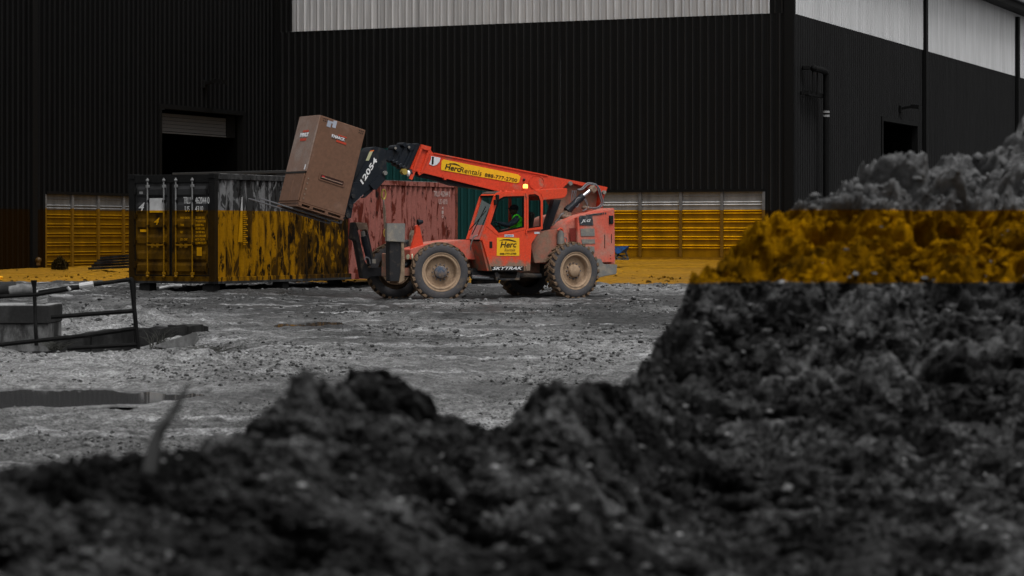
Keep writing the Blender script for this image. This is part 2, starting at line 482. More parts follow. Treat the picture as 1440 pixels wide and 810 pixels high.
# loose stones and clods over the yard: one mesh of many small pieces
def scatter(name, pts, sizes, mat, squash=0.7, sub=1, jitter=0.25, kinds=8, parent=None):
    base = []
    for k in range(kinds):
        bm = bmesh.new(); bmesh.ops.create_icosphere(bm, subdivisions=sub, radius=1)
        v = np.array([p.co[:] for p in bm.verts]); f = np.array([[w.index for w in fc.verts] for fc in bm.faces]); bm.free()
        v = v * (1 + rng.uniform(-jitter, jitter, (len(v), 1))) * rng.uniform(0.65, 1.3, (1, 3))
        base.append((v, f))
    VV = []; FF = []; off = 0
    for p, s in zip(pts, sizes):
        v, f = base[rng.integers(kinds)]
        a = rng.uniform(0, 6.28); c, sn = math.cos(a), math.sin(a)
        w = v @ np.array([[c, sn, 0], [-sn, c, 0], [0, 0, squash]]) * s + p
        VV.append(w); FF.append(f + off); off += len(v)
    VV = np.concatenate(VV); FF = np.concatenate(FF)
    me = bpy.data.meshes.new(name)
    me.vertices.add(len(VV)); me.vertices.foreach_set('co', VV.ravel())
    me.loops.add(FF.size); me.loops.foreach_set('vertex_index', FF.ravel().astype(np.int32))
    me.polygons.add(len(FF)); me.polygons.foreach_set('loop_start', np.arange(0, FF.size, 3, dtype=np.int32))
    me.polygons.foreach_set('loop_total', np.full(len(FF), 3, dtype=np.int32))
    me.update(calc_edges=True)
    return link_mesh(name, me, mat, parent)

def gravel_mat():
    t = NT('loose_gravel'); p = t.pos()
    g = t.noise(p, 9.0, 6, 0.8)
    c = t.ramp(g, 0.46, 0.66, (0.020,) * 3, (0.30,) * 3)
    k = t.math('GREATER_THAN', t.axis(p, 1), YD)
    c = t.mix(k, c, t.mix(1.0, c, YEL, 'MULTIPLY'))
    return t.set(c, 0.9, 0.1)
n = 90000
yy = rng.uniform(396, 640, n); d = 1.56 * F / (yy - HY); d = d * rng.uniform(0.97, 1.03, n)
xx = rng.uniform(-0.25, 0.25, n) * d
keep = np.ones(n, bool)
for cx, cy, rx, ry in PUDS: keep &= ((xx - cx) / rx) ** 2 + ((d - cy) / ry) ** 2 > 1.3
clump = fbm(np.stack([xx * 0.5, d * 0.22, xx * 0], 1), 3)
keep &= rng.uniform(-0.25, 0.55, n) < clump
xx, d = xx[keep], d[keep]
sz = d * (0.00022 + 0.0008 * rng.random(len(xx)) ** 3.5) + (rng.random(len(xx)) < 0.003) * rng.uniform(0.015, 0.05, len(xx))
tag(scatter('gravel', np.stack([xx, d, ground_height(xx, d) + sz * 0.2], 1), sz, gravel_mat(), 0.7, 1), kind='stuff',
    label='loose stones and clods scattered over the muddy yard', cat='gravel')

# ------------------------------------------------------------------ warehouse
D1 = Vector((-0.915, 0.403, 0)).normalized()     # along the long front, to the left
D2 = Vector((0.403, 0.915, 0)).normalized()      # along the side walls, away
N1 = Vector((-0.403, -0.915, 0)).normalized()
N2 = Vector((0.915, -0.403, 0)).normalized()
C1 = Vector((10.217, 88.0, 0))
C2 = C1 + D1 * 21.56
Wh = tag(empty('warehouse', C1), 'large black sheet metal warehouse with pale upper walls behind the yard', 'warehouse')
def wp(v): return Vector(v) - C1
PITCH = 0.305
_sheet = {}
def sheet_mesh(h, kind='rib'):
    key = round(h, 2)
    if key in _sheet: return _sheet[key].copy()
    pr = []
    for k in range(3):
        b0 = k * PITCH
        pr += [(b0, 0), (b0 + 0.08, 0), (b0 + 0.115, 0.004), (b0 + 0.15, 0), (b0 + 0.20, 0), (b0 + 0.238, 0.045), (b0 + 0.262, 0.045)]
    pr.append((0.915, 0))
    vs = []; fs = []
    for z in (0, h):
        for x, y in pr: vs.append((x, -y, z))
    n = len(pr)
    for i in range(n - 1): fs.append((i, i + 1, n + i + 1, n + i))
    me = bpy.data.meshes.new('siding_sheet'); me.from_pydata(vs, [], fs); me.update()
    _sheet[key] = me
    return me.copy()
def sheets(P0, dr, nr, s0, s1, z0, z1, mat, name='siding_sheet', proud=0.0):
    """a run of ribbed sheets, each its own piece, facing nr; dr must be such that x along dr, -y = outward"""
    n = max(1, round((s1 - s0) / 0.914)); w = (s1 - s0) / n
    me = sheet_mesh(z1 - z0)
    me.materials.append(mat)
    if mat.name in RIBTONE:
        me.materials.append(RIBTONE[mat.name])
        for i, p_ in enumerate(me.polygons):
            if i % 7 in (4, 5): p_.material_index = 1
    for i in range(n):
        o = bpy.data.objects.new(name, me); COL.objects.link(o); o.parent = Wh
        a = P0 + dr * (s0 + i * w) + nr * proud
        o.location = wp((a.x, a.y, z0))
        # local x -> dr, local -y -> nr
        m = Matrix((dr, -nr, Vector((0, 0, 1)))).transposed()
        if m.determinant() < 0:   # start from the other end so the frame stays right handed
            b = P0 + dr * (s0 + (i + 1) * w) + nr * proud
            o.location = wp((b.x, b.y, z0)); m = Matrix((-dr, -nr, Vector((0, 0, 1)))).transposed()
        o.rotation_euler = m.to_euler(); o.scale = (w / 0.915, 1, 1)
def px_s(px):
    u = (px - 720) / F; return (C1.x - C1.y * u) / (0.915 + 0.403 * u)
TOPW = 13.0
ZB = 9.65
# long front
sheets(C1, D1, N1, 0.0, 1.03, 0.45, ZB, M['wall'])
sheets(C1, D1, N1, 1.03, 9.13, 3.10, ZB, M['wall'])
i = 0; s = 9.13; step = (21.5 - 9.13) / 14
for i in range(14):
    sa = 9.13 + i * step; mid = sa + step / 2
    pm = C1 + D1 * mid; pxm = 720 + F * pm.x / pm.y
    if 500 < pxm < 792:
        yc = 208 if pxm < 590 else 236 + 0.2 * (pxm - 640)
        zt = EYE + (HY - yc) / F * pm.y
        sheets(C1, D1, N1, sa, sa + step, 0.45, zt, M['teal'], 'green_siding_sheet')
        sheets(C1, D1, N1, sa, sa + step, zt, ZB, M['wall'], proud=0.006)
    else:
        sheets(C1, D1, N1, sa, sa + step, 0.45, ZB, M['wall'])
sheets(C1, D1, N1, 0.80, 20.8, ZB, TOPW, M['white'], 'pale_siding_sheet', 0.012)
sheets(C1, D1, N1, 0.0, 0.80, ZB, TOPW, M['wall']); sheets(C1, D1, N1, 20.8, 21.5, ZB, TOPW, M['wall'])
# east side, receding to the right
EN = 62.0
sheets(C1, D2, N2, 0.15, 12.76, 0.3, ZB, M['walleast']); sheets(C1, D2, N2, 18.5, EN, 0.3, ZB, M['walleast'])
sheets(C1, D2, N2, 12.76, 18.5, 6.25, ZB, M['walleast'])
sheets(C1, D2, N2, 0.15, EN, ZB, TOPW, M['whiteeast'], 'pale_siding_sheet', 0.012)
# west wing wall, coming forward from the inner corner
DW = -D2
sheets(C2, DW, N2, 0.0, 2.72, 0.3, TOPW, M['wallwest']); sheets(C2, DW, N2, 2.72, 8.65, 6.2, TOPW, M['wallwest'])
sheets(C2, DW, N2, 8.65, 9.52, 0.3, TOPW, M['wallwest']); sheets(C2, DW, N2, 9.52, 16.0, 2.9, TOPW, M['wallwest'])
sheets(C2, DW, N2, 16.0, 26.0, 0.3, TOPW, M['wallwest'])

def wpart(name, mat, fn):
    b = MB(); fn(b); return b.build(name, mat, Wh)
def wbar(P0, dr, nr, s0, s1, z0, z1, out0, out1, name, mat):
    """a box on a wall: along the wall s0..s1, height z0..z1, from out0 to out1 off the wall face"""
    b = MB()
    c = P0 + dr * ((s0 + s1) / 2) + nr * ((out0 + out1) / 2); c = wp((c.x, c.y, (z0 + z1) / 2))
    m = Matrix((dr, nr, Vector((0, 0, 1)))).transposed()
    b.box(c, (abs(s1 - s0), abs(out1 - out0), z1 - z0), m)
    return b.build(name, mat, Wh)
# corner, joints and downpipes
wbar(C1, D1, N1, -0.13, 0.22, 0.3, TOPW, 0.05, 0.08, 'corner_trim', M['trim'])
wbar(C1, D2, N2, 0.0, 0.17, 0.3, TOPW, 0.05, 0.14, 'downpipe', M['trim'])
wbar(C1, D2, N2, 19.5, 19.85, 0.3, TOPW, 0.05, 0.20, 'downpipe', M['trim'])
wbar(C1, D2, N2, 38.8, 39.15, 0.3, TOPW - .3, 0.05, 0.22, 'downpipe', M['trim'])
wbar(C1, D2, N2, 58.2, 58.5, 0.3, TOPW, 0.05, 0.20, 'downpipe', M['trim'])
wbar(C2, DW, N2, 16.65, 16.95, 0.3, TOPW, 0.05, 0.16, 'downpipe', M['trim'])
wbar(C2, DW, N2, 0.0, 0.12, 0.3, TOPW, 0.0, 0.10, 'corner_trim', M['trim'])
wbar(C1, D2, N2, -0.3, EN, TOPW - 0.12, TOPW + 0.20, 0.02, 0.75, 'gutter', M['trim'])
wbar(C1, D2, N2, -0.3, EN, TOPW + 0.203, TOPW + 0.30, -0.5, 0.95, 'roof_edge', M['roof'])
# roof, floor slab behind the openings and closing walls
def roof(b):
    q = [C1 + N2 * 0.4, C1 + D2 * EN + N2 * 0.4, C1 + D2 * EN + D1 * 40, C1 + D1 * 40 - D2 * 26, C2 + DW * 26, C2]
    b.prism([(wp(v).x, wp(v).y) for v in q], TOPW + 0.02, TOPW + 0.18, axis='z')
wpart('roof', M['roof'], roof)
# bay door on the west wing with its shutter rolled half up
def bay(P0, dr, nr, s0, s1, zt, deep=5.0):
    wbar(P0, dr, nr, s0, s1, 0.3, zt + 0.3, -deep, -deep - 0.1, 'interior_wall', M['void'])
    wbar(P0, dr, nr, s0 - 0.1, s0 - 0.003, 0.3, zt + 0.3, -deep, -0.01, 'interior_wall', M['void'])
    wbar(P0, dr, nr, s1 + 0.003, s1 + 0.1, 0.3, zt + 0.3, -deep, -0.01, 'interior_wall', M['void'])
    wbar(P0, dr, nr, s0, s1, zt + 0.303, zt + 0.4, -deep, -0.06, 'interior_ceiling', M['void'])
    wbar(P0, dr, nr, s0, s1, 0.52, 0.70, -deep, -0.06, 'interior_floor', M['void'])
    wbar(P0, dr, nr, s0 - 0.18, s0, 0.3, zt + 0.15, -0.2, 0.07, 'door_jamb', M['trim'])
    wbar(P0, dr, nr, s1, s1 + 0.18, 0.3, zt + 0.15, -0.2, 0.07, 'door_jamb', M['trim'])
    wbar(P0, dr, nr, s0, s1, zt - 0.02, zt + 0.15, -0.2, 0.075, 'door_head', M['trim'])
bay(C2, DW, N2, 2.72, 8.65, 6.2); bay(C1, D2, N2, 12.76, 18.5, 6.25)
def shutter(P0, dr, nr, s0, s1, z0, z1, out):
    m = flat('shutter_grey', (0.055, 0.055, 0.056), 0.5, 0.2)
    fr = wbar(P0, dr, nr, s0, s1, z0 - 0.06, z0 - 0.003, out - 0.03, out + 0.03, 'roller_shutter', m)
    k = z0
    me = None
    while k < z1:
        b = MB(); c = P0 + dr * ((s0 + s1) / 2) + nr * out; c = wp((c.x, c.y, k + 0.075))
        mm = Matrix((dr, nr, Vector((0, 0, 1)))).transposed()
        if me is None:
            b.box((0, 0, 0), (s1 - s0, 0.03, 0.11)); b.box((0, 0.0, 0.06), (s1 - s0, 0.012, 0.02)); me = b.mesh('shutter_slat'); me.materials.append(m)
        o = link_mesh('shutter_slat', me, None, fr)
        mw = Matrix.Translation(c) @ mm.to_4x4(); o.matrix_local = mw
        k += 0.135
shutter(C2, DW, N2, 3.42, 8.6, 5.36, 6.0, -0.32)
wbar(C2, DW, N2, 2.74, 3.4, 5.3, 6.15, -0.5, -0.28, 'shutter_housing', M['trim'])
# ribbed low doors / infill walls under the black sheets
def ribbed(P0, dr, nr, s0, n, w, z0, z1, mat, mat2):
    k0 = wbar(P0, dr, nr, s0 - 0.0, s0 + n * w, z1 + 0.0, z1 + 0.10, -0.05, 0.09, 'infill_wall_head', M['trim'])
    frame = banded('post_paint_%d' % int(z1 * 100), (0.11, 0.11, 0.112), 0.5, 0.3, 0.0, 2.42, 1.15)
    root = wbar(P0, dr, nr, s0, s0 + n * w, z0 - 0.25, z0 + 0.03, -0.18, 0.03, 'infill_wall', banded('sill_paint', (0.2, 0.2, 0.2), 0.6, 0.2, 0, 2.4))
    H = z1 - z0 - 0.036
    prof = []; z = H - 0.42; ridges = []
    while z > 0.12: ridges.append(z); z -= 0.323
    ridges = ridges[::-1]
    prof.append((0, 0.0))
    for rz in ridges:
        for c in (rz - 0.047, rz + 0.047):
            prof += [(c - 0.022, 0.0), (c - 0.014, 0.04), (c - 0.004, 0.04), (c + 0.022, 0.0)]
    prof += [(H - 0.17, 0), (H - 0.155, 0.02), (H - 0.12, 0.0), (H, 0.0)]
    vs = []; fs = []
    for x in (0, w - 0.07):
        for zz, y in prof: vs.append((x, -y, zz))
    m_ = len(prof)
    for i in range(m_ - 1): fs.append((i, m_ + i, m_ + i + 1, i + 1))
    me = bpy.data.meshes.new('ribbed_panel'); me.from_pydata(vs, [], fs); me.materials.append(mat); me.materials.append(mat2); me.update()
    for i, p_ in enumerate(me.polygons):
        if max(prof[i][1], prof[i + 1][1]) > 0.03: p_.material_index = 1  # ridge faces get a brighter tone, skylight painted into the sheet colour
    mm = Matrix((dr, -nr, Vector((0, 0, 1)))).transposed()
    flip = mm.determinant() < 0
    if flip: mm = Matrix((-dr, -nr, Vector((0, 0, 1)))).transposed()
    for i in range(n):
        o = link_mesh('ribbed_panel', me, None, root)
        a = P0 + dr * (s0 + (i + (1 if flip else 0)) * w + (-0.035 if flip else 0.035)) - nr * 0.06
        a = wp((a.x, a.y, z0 + 0.033)); o.matrix_local = Matrix.Translation(a) @ mm.to_4x4()
    for i in range(n + 1):
        b = MB(); c = P0 + dr * (s0 + i * w) + nr * -0.02; c = wp((c.x, c.y, (z0 + z1) / 2 + 0.02))
        b.box(c, (0.11, 0.12, z1 - z0 - 0.05), Matrix((dr, nr, Vector((0, 0, 1)))).transposed()); b.build('post', frame, root)
    # something solid behind
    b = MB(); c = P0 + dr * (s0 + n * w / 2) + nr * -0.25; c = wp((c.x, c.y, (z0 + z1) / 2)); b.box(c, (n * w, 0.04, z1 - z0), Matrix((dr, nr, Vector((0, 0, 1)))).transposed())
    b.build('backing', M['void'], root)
ribbed(C1, D1, N1, 1.03, 5, 1.62, 0.63, 3.10, doorsheet('galvanised_ribbed_sheet', 2.44, 0.22), doorsheet('lit_galvanised_ridge', 2.44, 0.60))
ribbed(C2, DW, N2, 9.52, 4, 1.62, 0.32, 2.90, doorsheet('galvanised_ribbed_sheet_west', 2.37, 0.12), doorsheet('lit_galvanised_ridge_west', 2.37, 0.20))
# wall lamps and the vent pipe on the east side
def walllamp(P0, dr, nr, s, z, label):
    b = MB(); c = P0 + dr * s
    for (o0, o1, w, h) in ((0.03, 0.12, 0.3, 0.3),):
        q = c + nr * (o0 + o1) / 2; b.box((q.x, q.y, z), (w, o1 - o0, h), Matrix((dr, nr, Vector((0, 0, 1)))).transposed(), 0.01)
    q0 = c + nr * 0.1; q1 = c + nr * 0.55
    b.bar((q0.x, q0.y, z + 0.02), (q1.x, q1.y, z + 0.1), 0.12, 0.1)
    q2 = c + nr * 0.9
    b.bar((q1.x, q1.y, z + 0.1), (q2.x, q2.y, z + 0.06), 0.5, 0.16)
    o = b.build('wall_lamp', M['trim']); tag(o, label, 'lamp')
walllamp(C2, DW, N2, 5.6, 7.25, 'black wall lamp above the half rolled shutter')
walllamp(C1, D2, N2, 15.6, 6.85, 'small black lamp above the dark doorway on the right side wall')
b = MB(); c = C1 + D2 * 3.7
v = lambda s_, o_, z_: tuple((C1 + D2 * (s_ - 0.85) + N2 * o_)[:2]) + (z_,)
b.tube([v(3.9, 0.45, 0.3), v(3.9, 0.45, 5), v(3.9, 0.45, 7.35), v(3.8, 0.45, 7.62), v(3.2, 0.45, 7.68), v(2.2, 0.45, 7.68)], 0.12, 10)
b.bar(v(1.9, 0.3, 6.75), v(3.9, 0.3, 6.75), 0.12, 0.16); b.bar(v(2.3, 0.4, 6.75), v(2.3, 0.4, 7.6), 0.05, 0.05, (1, 0, 0)); b.bar(v(2.9, 0.4, 6.75), v(2.9, 0.4, 7.6), 0.05, 0.05, (1, 0, 0))
b.box(v(1.9, 0.2, 6.75), (0.25, 0.25, 0.12)); b.box(v(2.1, 0.2, 7.7), (0.25, 0.4, 0.12))
t = empty('vent_pipe', v(3.9, 0.45, 0.3)); tag(t, 'black vent pipe bent at the top on the right side wall', 'pipe')
o = b.build('pipe', flat('black_pipe', (0.003, 0.003, 0.003), 0.7, 0.1), t); o.location = -Vector(v(3.9, 0.45, 0.3))
b = MB(); 
for zz in (5.95, 6.1): b.cyl(v(3.9, 0.45, zz), v(3.9, 0.45, zz + 0.08), 0.135, None, 12)
o = b.build('pipe_band', flat('bright_band', (0.22, 0.22, 0.22), 0.4, 0.3), t); o.location = -Vector(v(3.9, 0.45, 0.3))

# ------------------------------------------------------------------ shipping container
ca = R(26.5)
CC = Vector((-6.95, 56.1, 0.37))
ct = empty('shipping_container', CC, R(90) - ca)      # local x runs along the container away, local y to the left
tag(ct, 'long shipping container, half grey over ochre and half faded red, doors closed', 'container')
CL, CW, CH = 12.19, 2.44, 2.59
# side wall facing the camera: corrugated sheet in the plane y = 0 (outward is -y)
b = MB(); n = 42; per = (CL - 0.3) / n; top = CH - 0.13; bot = 0.16
prof = []
for k in range(n):
    x0 = 0.15 + k * per
    prof += [(x0, 0.0), (x0 + per * 0.25, 0.0), (x0 + per * 0.42, 0.06), (x0 + per * 0.78, 0.06)]
prof.append((CL - 0.15, 0.0))
def corr(b, yb, sgn):
    zs = np.linspace(bot, top, 7)
    rows = [[b.bm.verts.new((x, yb + sgn * (0.02 + y) + 0.012 * math.sin(x * 1.7 + z * 2) * (1 if 0.3 < z < 2.3 else 0), z)) for x, y in prof] for z in zs]
    for A, B in zip(rows, rows[1:]):
        for i in range(len(A) - 1): b.bm.faces.new((A[i], A[i + 1], B[i + 1], B[i]))
corr(b, 0, 1); b.build('side_wall', M['cside'], ct)
b = MB(); corr(b, CW, -1); b.build('side_wall', M['cside'], ct)
M['crailside'] = container_mat('rusty_rail_paint', (0.05, 0.05, 0.05))
for y in (0.03, CW - 0.03):
    MB().box((CL / 2, y, CH - 0.065), (CL - 0.3, 0.07, 0.13), None, 0.006).build('top_rail', M['crailside'], ct)
    MB().box((CL / 2, y, 0.08), (CL - 0.3, 0.08, 0.16), None, 0.006).build('bottom_rail', M['crailside'], ct)
# bright worn lip on the top edge
MB().box((CL / 2, 0.012, CH - 0.0), (CL - 0.5, 0.035, 0.014)).build('top_lip', worn('worn_bright_edge', (0.34, 0.34, 0.34), (0.02, 0.02, 0.02), 0.7, 0.4, 0.4, 2.0), ct)
roofp = MB(); roofp.box((CL / 2, CW / 2, CH - 0.03), (CL - 0.1, CW - 0.12, 0.03)); roofp.build('roof', M['cframe'], ct)
MB().box((CL / 2, CW / 2, 0.1), (CL - 0.1, CW - 0.12, 0.06)).build('floor', M['cframe'], ct)
for (x, y) in ((0.075, 0.08), (0.075, CW - 0.08), (CL - 0.075, 0.08), (CL - 0.075, CW - 0.08)):
    pm = M['cframe'] if x < 1 else worn('red_oxide_post', (0.16, 0.035, 0.02), (0.03, 0.012, 0.01), 0.5, 0.6, 0.2, 5)
    MB().box((x, y, CH / 2), (0.15, 0.16, CH - 0.24), None, 0.008).build('corner_post', pm, ct)
    for z in (0.06, CH - 0.06):
        q = MB(); q.box((x, y, z), (0.178, 0.168, 0.122), None, 0.006); q.box((x, y - 0.085, z), (0.07, 0.01, 0.05)); q.box((x - 0.09, y, z), (0.01, 0.05, 0.06)); q.build('corner_casting', pm, ct)
MB().box((CL - 0.03, CW / 2, CH / 2), (0.04, CW - 0.3, CH - 0.2)).build('end_wall', M['crailside'], ct)
# door end (plane x = 0, outward -x)
MB().box((0.08, CW / 2, CH - 0.11), (0.14, CW - 0.32, 0.19), None, 0.006).build('door_header', M['cframe'], ct)
MB().box((0.08, CW / 2, 0.09), (0.15, CW - 0.32, 0.17), None, 0.006).build('door_sill', M['cdoor'], ct)
DX = 0.05
for y0, y1, rods in ((0.17, 1.235, (0.605, 1.07)), (1.265, CW - 0.17, (1.41, 1.875))):
    q = MB(); q.box(((DX), (y0 + y1) / 2, 1.29), (0.04, y1 - y0, 2.2))
    # pressed panels: deep horizontal troughs
    for z0 in (2.10, 1.72, 1.34, 0.96, 0.58, 0.30):
        q.prism([(DX - 0.02, z0 - 0.06), (DX - 0.055, z0 + 0.0), (DX - 0.055, z0 + 0.13), (DX - 0.02, z0 + 0.20)], y0 + 0.08, y1 - 0.08)
    dr_ = q.build('container_door', M['cdoor'], ct)
    g = MB(); g.ring([(0, 0), (1, 0), (1, 1), (0, 1)], [(0.02, 0.01), (0.98, 0.01), (0.98, 0.99), (0.02, 0.99)], 0, 1)
    me = g.mesh('gasket')
    for vv in me.vertices:
        x, y, z = vv.co; vv.co = (DX - 0.018 - 0.016 * y, y0 - 0.004 + x * (y1 - y0 + 0.008), 0.185 + z * 2.21)
    link_mesh('gasket', me, M['trim'], dr_)
    for yr in rods:
        r_ = MB(); r_.cyl((DX - 0.085, yr, 0.13), (DX - 0.085, yr, 2.50), 0.019, None, 10); rod = r_.build('locking_bar', M['crod'], ct)
        for z in (0.24, 0.95, 1.36, 1.95, 2.30):
            k_ = MB(); k_.box((DX - 0.072, yr, z), (0.06, 0.085, 0.07), None, 0.008); k_.build('bar_bracket', M['crod'] if z > 2.2 or z < .3 else M['cframe'], rod)
        for z in (0.17, 2.44):
            k_ = MB(); k_.sphere((DX - 0.085, yr, z), 0.045, 1); k_.build('cam', M['crod'], rod)
        s_ = 1 if yr < (y0 + y1) / 2 else -1
        k_ = MB(); k_.bar((DX - 0.11, yr, 0.92), (DX - 0.12, yr + s_ * 0.3, 0.90), 0.02, 0.035); k_.box((DX - 0.1, yr + s_ * 0.3, 0.9), (0.05, 0.06, 0.09)); k_.build('handle', M['crod'], rod)
    ye = 0.17 if y0 < 1 else CW - 0.17
    for z in (0.45, 1.0, 1.6, 2.2):
        k_ = MB(); k_.cyl((DX - 0.04, ye, z - 0.08), (DX - 0.04, ye, z + 0.08), 0.03, None, 8); k_.box((DX - 0.03, ye, z), (0.03, 0.14, 0.06)); k_.build('hinge', M['cframe'], ct)
# lettering on the door end: reading direction is toward -y (local), outward -x
Xr = (0, -1, 0); Uz = (0, 0, 1)
def ctext(s, y, z, w, h, m='cletter', off=0.0, shear=0):
    o = text('lettering', s, M[m], ct, (DX - 0.068, y, z), Xr, Uz, w, h, off, shear); return o
ctext('TRLU', 0.86, 1.885, 0.20, 0.155); ctext('462044', 0.53, 1.885, 0.31, 0.155); ctext('0', 0.19, 1.885, 0.055, 0.155)
ctext('US', 0.82, 1.70, 0.13, 0.13); ctext('4310', 0.53, 1.70, 0.22, 0.13)
for k, (a_, b_) in enumerate((('MAX. GROSS', '32.500 KG'), ('', '71.650 LBS'), ('TARE', '3.800 KG'), ('', '8.380 LBS'), ('NET', '28.700 KG'), ('', '63.270 LBS'), ('CU. CAP.', '67.7 CU.M'), ('', '2.390 CU.FT'))):
    z = 1.53 - k * 0.085
    if a_: ctext(a_, 0.95, z, 0.026 * len(a_), 0.05)
    ctext(b_, 0.52, z, 0.028 * len(b_), 0.05)
def patch(name, y0, y1, z0, z1, m, x=DX - 0.064):
    MB().box2((x, y0, z0), (x - 0.004, y1, z1)).build(name, M[m], ct)
patch('white_patch', 1.45, 1.83, 1.68, 2.02, 'cwhite', DX - 0.058)
ctext('4', 2.14, 1.72, 0.17, 0.20, off=0.008, shear=0.3); ctext('4', 1.70, 1.39, 0.16, 0.17, off=0.004, shear=0.35)
patch('label_plate', 1.92, 2.10, 1.22, 1.28, 'cletter'); patch('label_plate', 0.35, 0.49, 0.66, 0.86, 'cwhite'); patch('label_plate', 2.02, 2.12, 2.12, 2.18, 'crod')
# lettering and marks on the long side (outward -y, reading along +x)
def ltext(s, x, z, w, h): return text('lettering', s, flatwhite, ct, (x, -0.028 + 0.02, z), (1, 0, 0), (0, 0, 1), w, h, 0.004)
flatwhite = flat('chalky_white', (0.40, 0.31, 0.29), 0.8, 0.1)
ltext('TRLU 462044 0', 10.75, 2.20, 0.95, 0.15); ltext('US 4310', 11.05, 1.99, 0.50, 0.14)
for k, ch in enumerate('410'): ltext(ch, 11.22, 1.84 - k * 0.115, 0.10, 0.09)
b = MB(); b.prism([(0.98, 0.98), (1.16, 0.98), (1.16, 2.05), (1.14, 2.05)], -0.022, -0.008); b.build('painted_wedge', M['cwhite'], ct)
for k in range(16):
    z = 1.62 - k * 0.047; MB().box2((1.20, -0.02, z), (1.20 + 0.09 + 0.05 * ((k * 7) % 3), -0.008, z + 0.022)).build('stencil_mark', M['cwhite'], ct)
# timber blocks the container stands on
bm_ = flat('block_concrete', (0.03, 0.03, 0.03), 0.9, 0.1)
for k, (x, y) in enumerate(((0.3, 0.3), (0.3, 2.1), (3.3, 0.25), (3.3, 2.1), (9.0, 0.3), (9.0, 2.1), (11.9, 0.3), (11.9, 2.1))):
    o = MB().box((0, 0, 0.0), (0.30, 0.3, 0.36), None, 0.01).build('support_block', bm_)
    q = ct.matrix_basis @ Vector((x, y, -0.183)); o.location = q; o.rotation_euler = (0, 0, R(90) - ca)
    where = ['under the near corner of the container doors', 'under the far corner of the container doors', 'under the middle of the near container side', 'under the middle of the far container side',
             'under the red part of the container on the near side', 'under the red part of the container on the far side', 'under the near corner of the red container end', 'under the far corner of the red container end'][k]
    tag(o, 'squat concrete block ' + where, 'block', 'blocks under the container')

# dark container further back whose flat top shows over the first
t = empty('dark_container', P(247, HY, 67.0) * 1.0, math.atan2(-0.35, 0.94) + 0.0)
a = P(246, 243, 69.5); bpt = P(408, 239, 66.5)
t.location = (a.x, a.y, 0.2); dv = Vector((bpt.x - a.x, bpt.y - a.y, 0)); t.rotation_euler = (0, 0, math.atan2(dv.y, dv.x)); Lc = dv.length
tag(t, 'dark flat topped container just showing behind the grey shipping container', 'container')
zt = a.z - 0.2
dm = flat('near_black_steel', (0.012, 0.012, 0.012), 0.6, 0.2)
b = MB()
for k in range(12): b.box((0.1 + k * (Lc - 0.2) / 11, 0.02, zt / 2), (0.08, 0.06, zt - 0.2))
b.box2((0, 0.03, 0), (Lc, 2.2, zt - 0.09)); b.build('body', dm, t)
MB().box2((-0.05, -0.06, zt - 0.087), (Lc + 0.05, 2.25, zt), 0.01).build('lid', flat('dull_steel_edge', (0.03, 0.03, 0.03), 0.5, 0.3), t)
MB().box2((Lc - 0.5, -0.065, zt - 0.22), (Lc + 0.42, 0.02, zt - 0.09)).build('beam', dm, t)

# ------------------------------------------------------------------ telehandler
YAW = R(31.5)
TO = Vector((-0.672, 56.5, 0.0))
hv = Vector((-math.cos(YAW), -math.sin(YAW))); nv = Vector((math.sin(YAW), -math.cos(YAW)))
TH = empty('telehandler', TO, math.pi + YAW)
tag(TH, 'orange red telescopic handler with raised black fork end carrying a brown chest', 'telehandler')
def V(px, py, ly):
    """(x, z) in the machine's own frame of picture point (px, py) on its fore-and-aft plane y = ly"""
    u = (px - 720) / F
    D = (ly + TO.x * nv.x + TO.y * nv.y) / (u * nv.x + nv.y)
    X = u * D; Z = EYE - (py - HY) / F * D
    return ((X - TO.x) * hv.x + (D - TO.y) * hv.y, Z)
def V3(px, py, ly):
    a = V(px, py, ly); return Vector((a[0], ly, a[1]))
def VL(pts, ly): return [V(p[0], p[1], ly) for p in pts]

RED = (0.60, 0.050, 0.017)
M['red'] = worn('orange_red_paint', RED, (0.34, 0.15, 0.10), 0.12, 0.38, 0.4, 2.5, bump=0.03)
M['redcab'] = worn('orange_red_cab_paint', (0.66, 0.058, 0.019), (0.22, 0.14, 0.095), 0.12, 0.36, 0.4, 3.5, bump=0.03, low=(0.55, 1.35))
M['reddusty'] = worn('dusty_red_paint', (0.56, 0.105, 0.068), (0.38, 0.20, 0.155), 0.5, 0.6, 0.25, 2.4, bump=0.06, low=(0.2, 1.35))
M['mudred'] = worn('mud_caked_red_paint', (0.42, 0.12, 0.08), (0.22, 0.15, 0.11), 0.85, 0.8, 0.1, 2.6, bump=0.2)
M['darksteel'] = worn('dark_worn_steel', (0.016, 0.016, 0.018), (0.10, 0.075, 0.055), 0.2, 0.55, 0.25, 4.5)
M['black'] = worn('black_machine_paint', (0.008, 0.011, 0.016), (0.04, 0.037, 0.034), 0.15, 0.45, 0.22, 4)
M['blackmud'] = worn('muddy_black_steel', (0.018, 0.019, 0.021), (0.12, 0.09, 0.065), 0.35, 0.6, 0.25, 4.5)
M['tyre'] = worn('muddy_tyre_rubber', (0.068, 0.066, 0.070), (0.13, 0.105, 0.085), 0.25, 0.85, 0.1, 5)
M['tread'] = worn('tread_rubber_caked_in_mud', (0.17, 0.115, 0.075), (0.07, 0.05, 0.04), 0.4, 0.95, 0.05, 9, bump=0.4)
M['rim'] = worn('tan_wheel_mud', (0.36, 0.25, 0.165), (0.20, 0.14, 0.095), 0.35, 0.7, 0.2, 4)
M['hub'] = worn('hub_paint_under_mud', (0.26, 0.19, 0.135), (0.045, 0.065, 0.10), 0.75, 0.6, 0.3, 9)
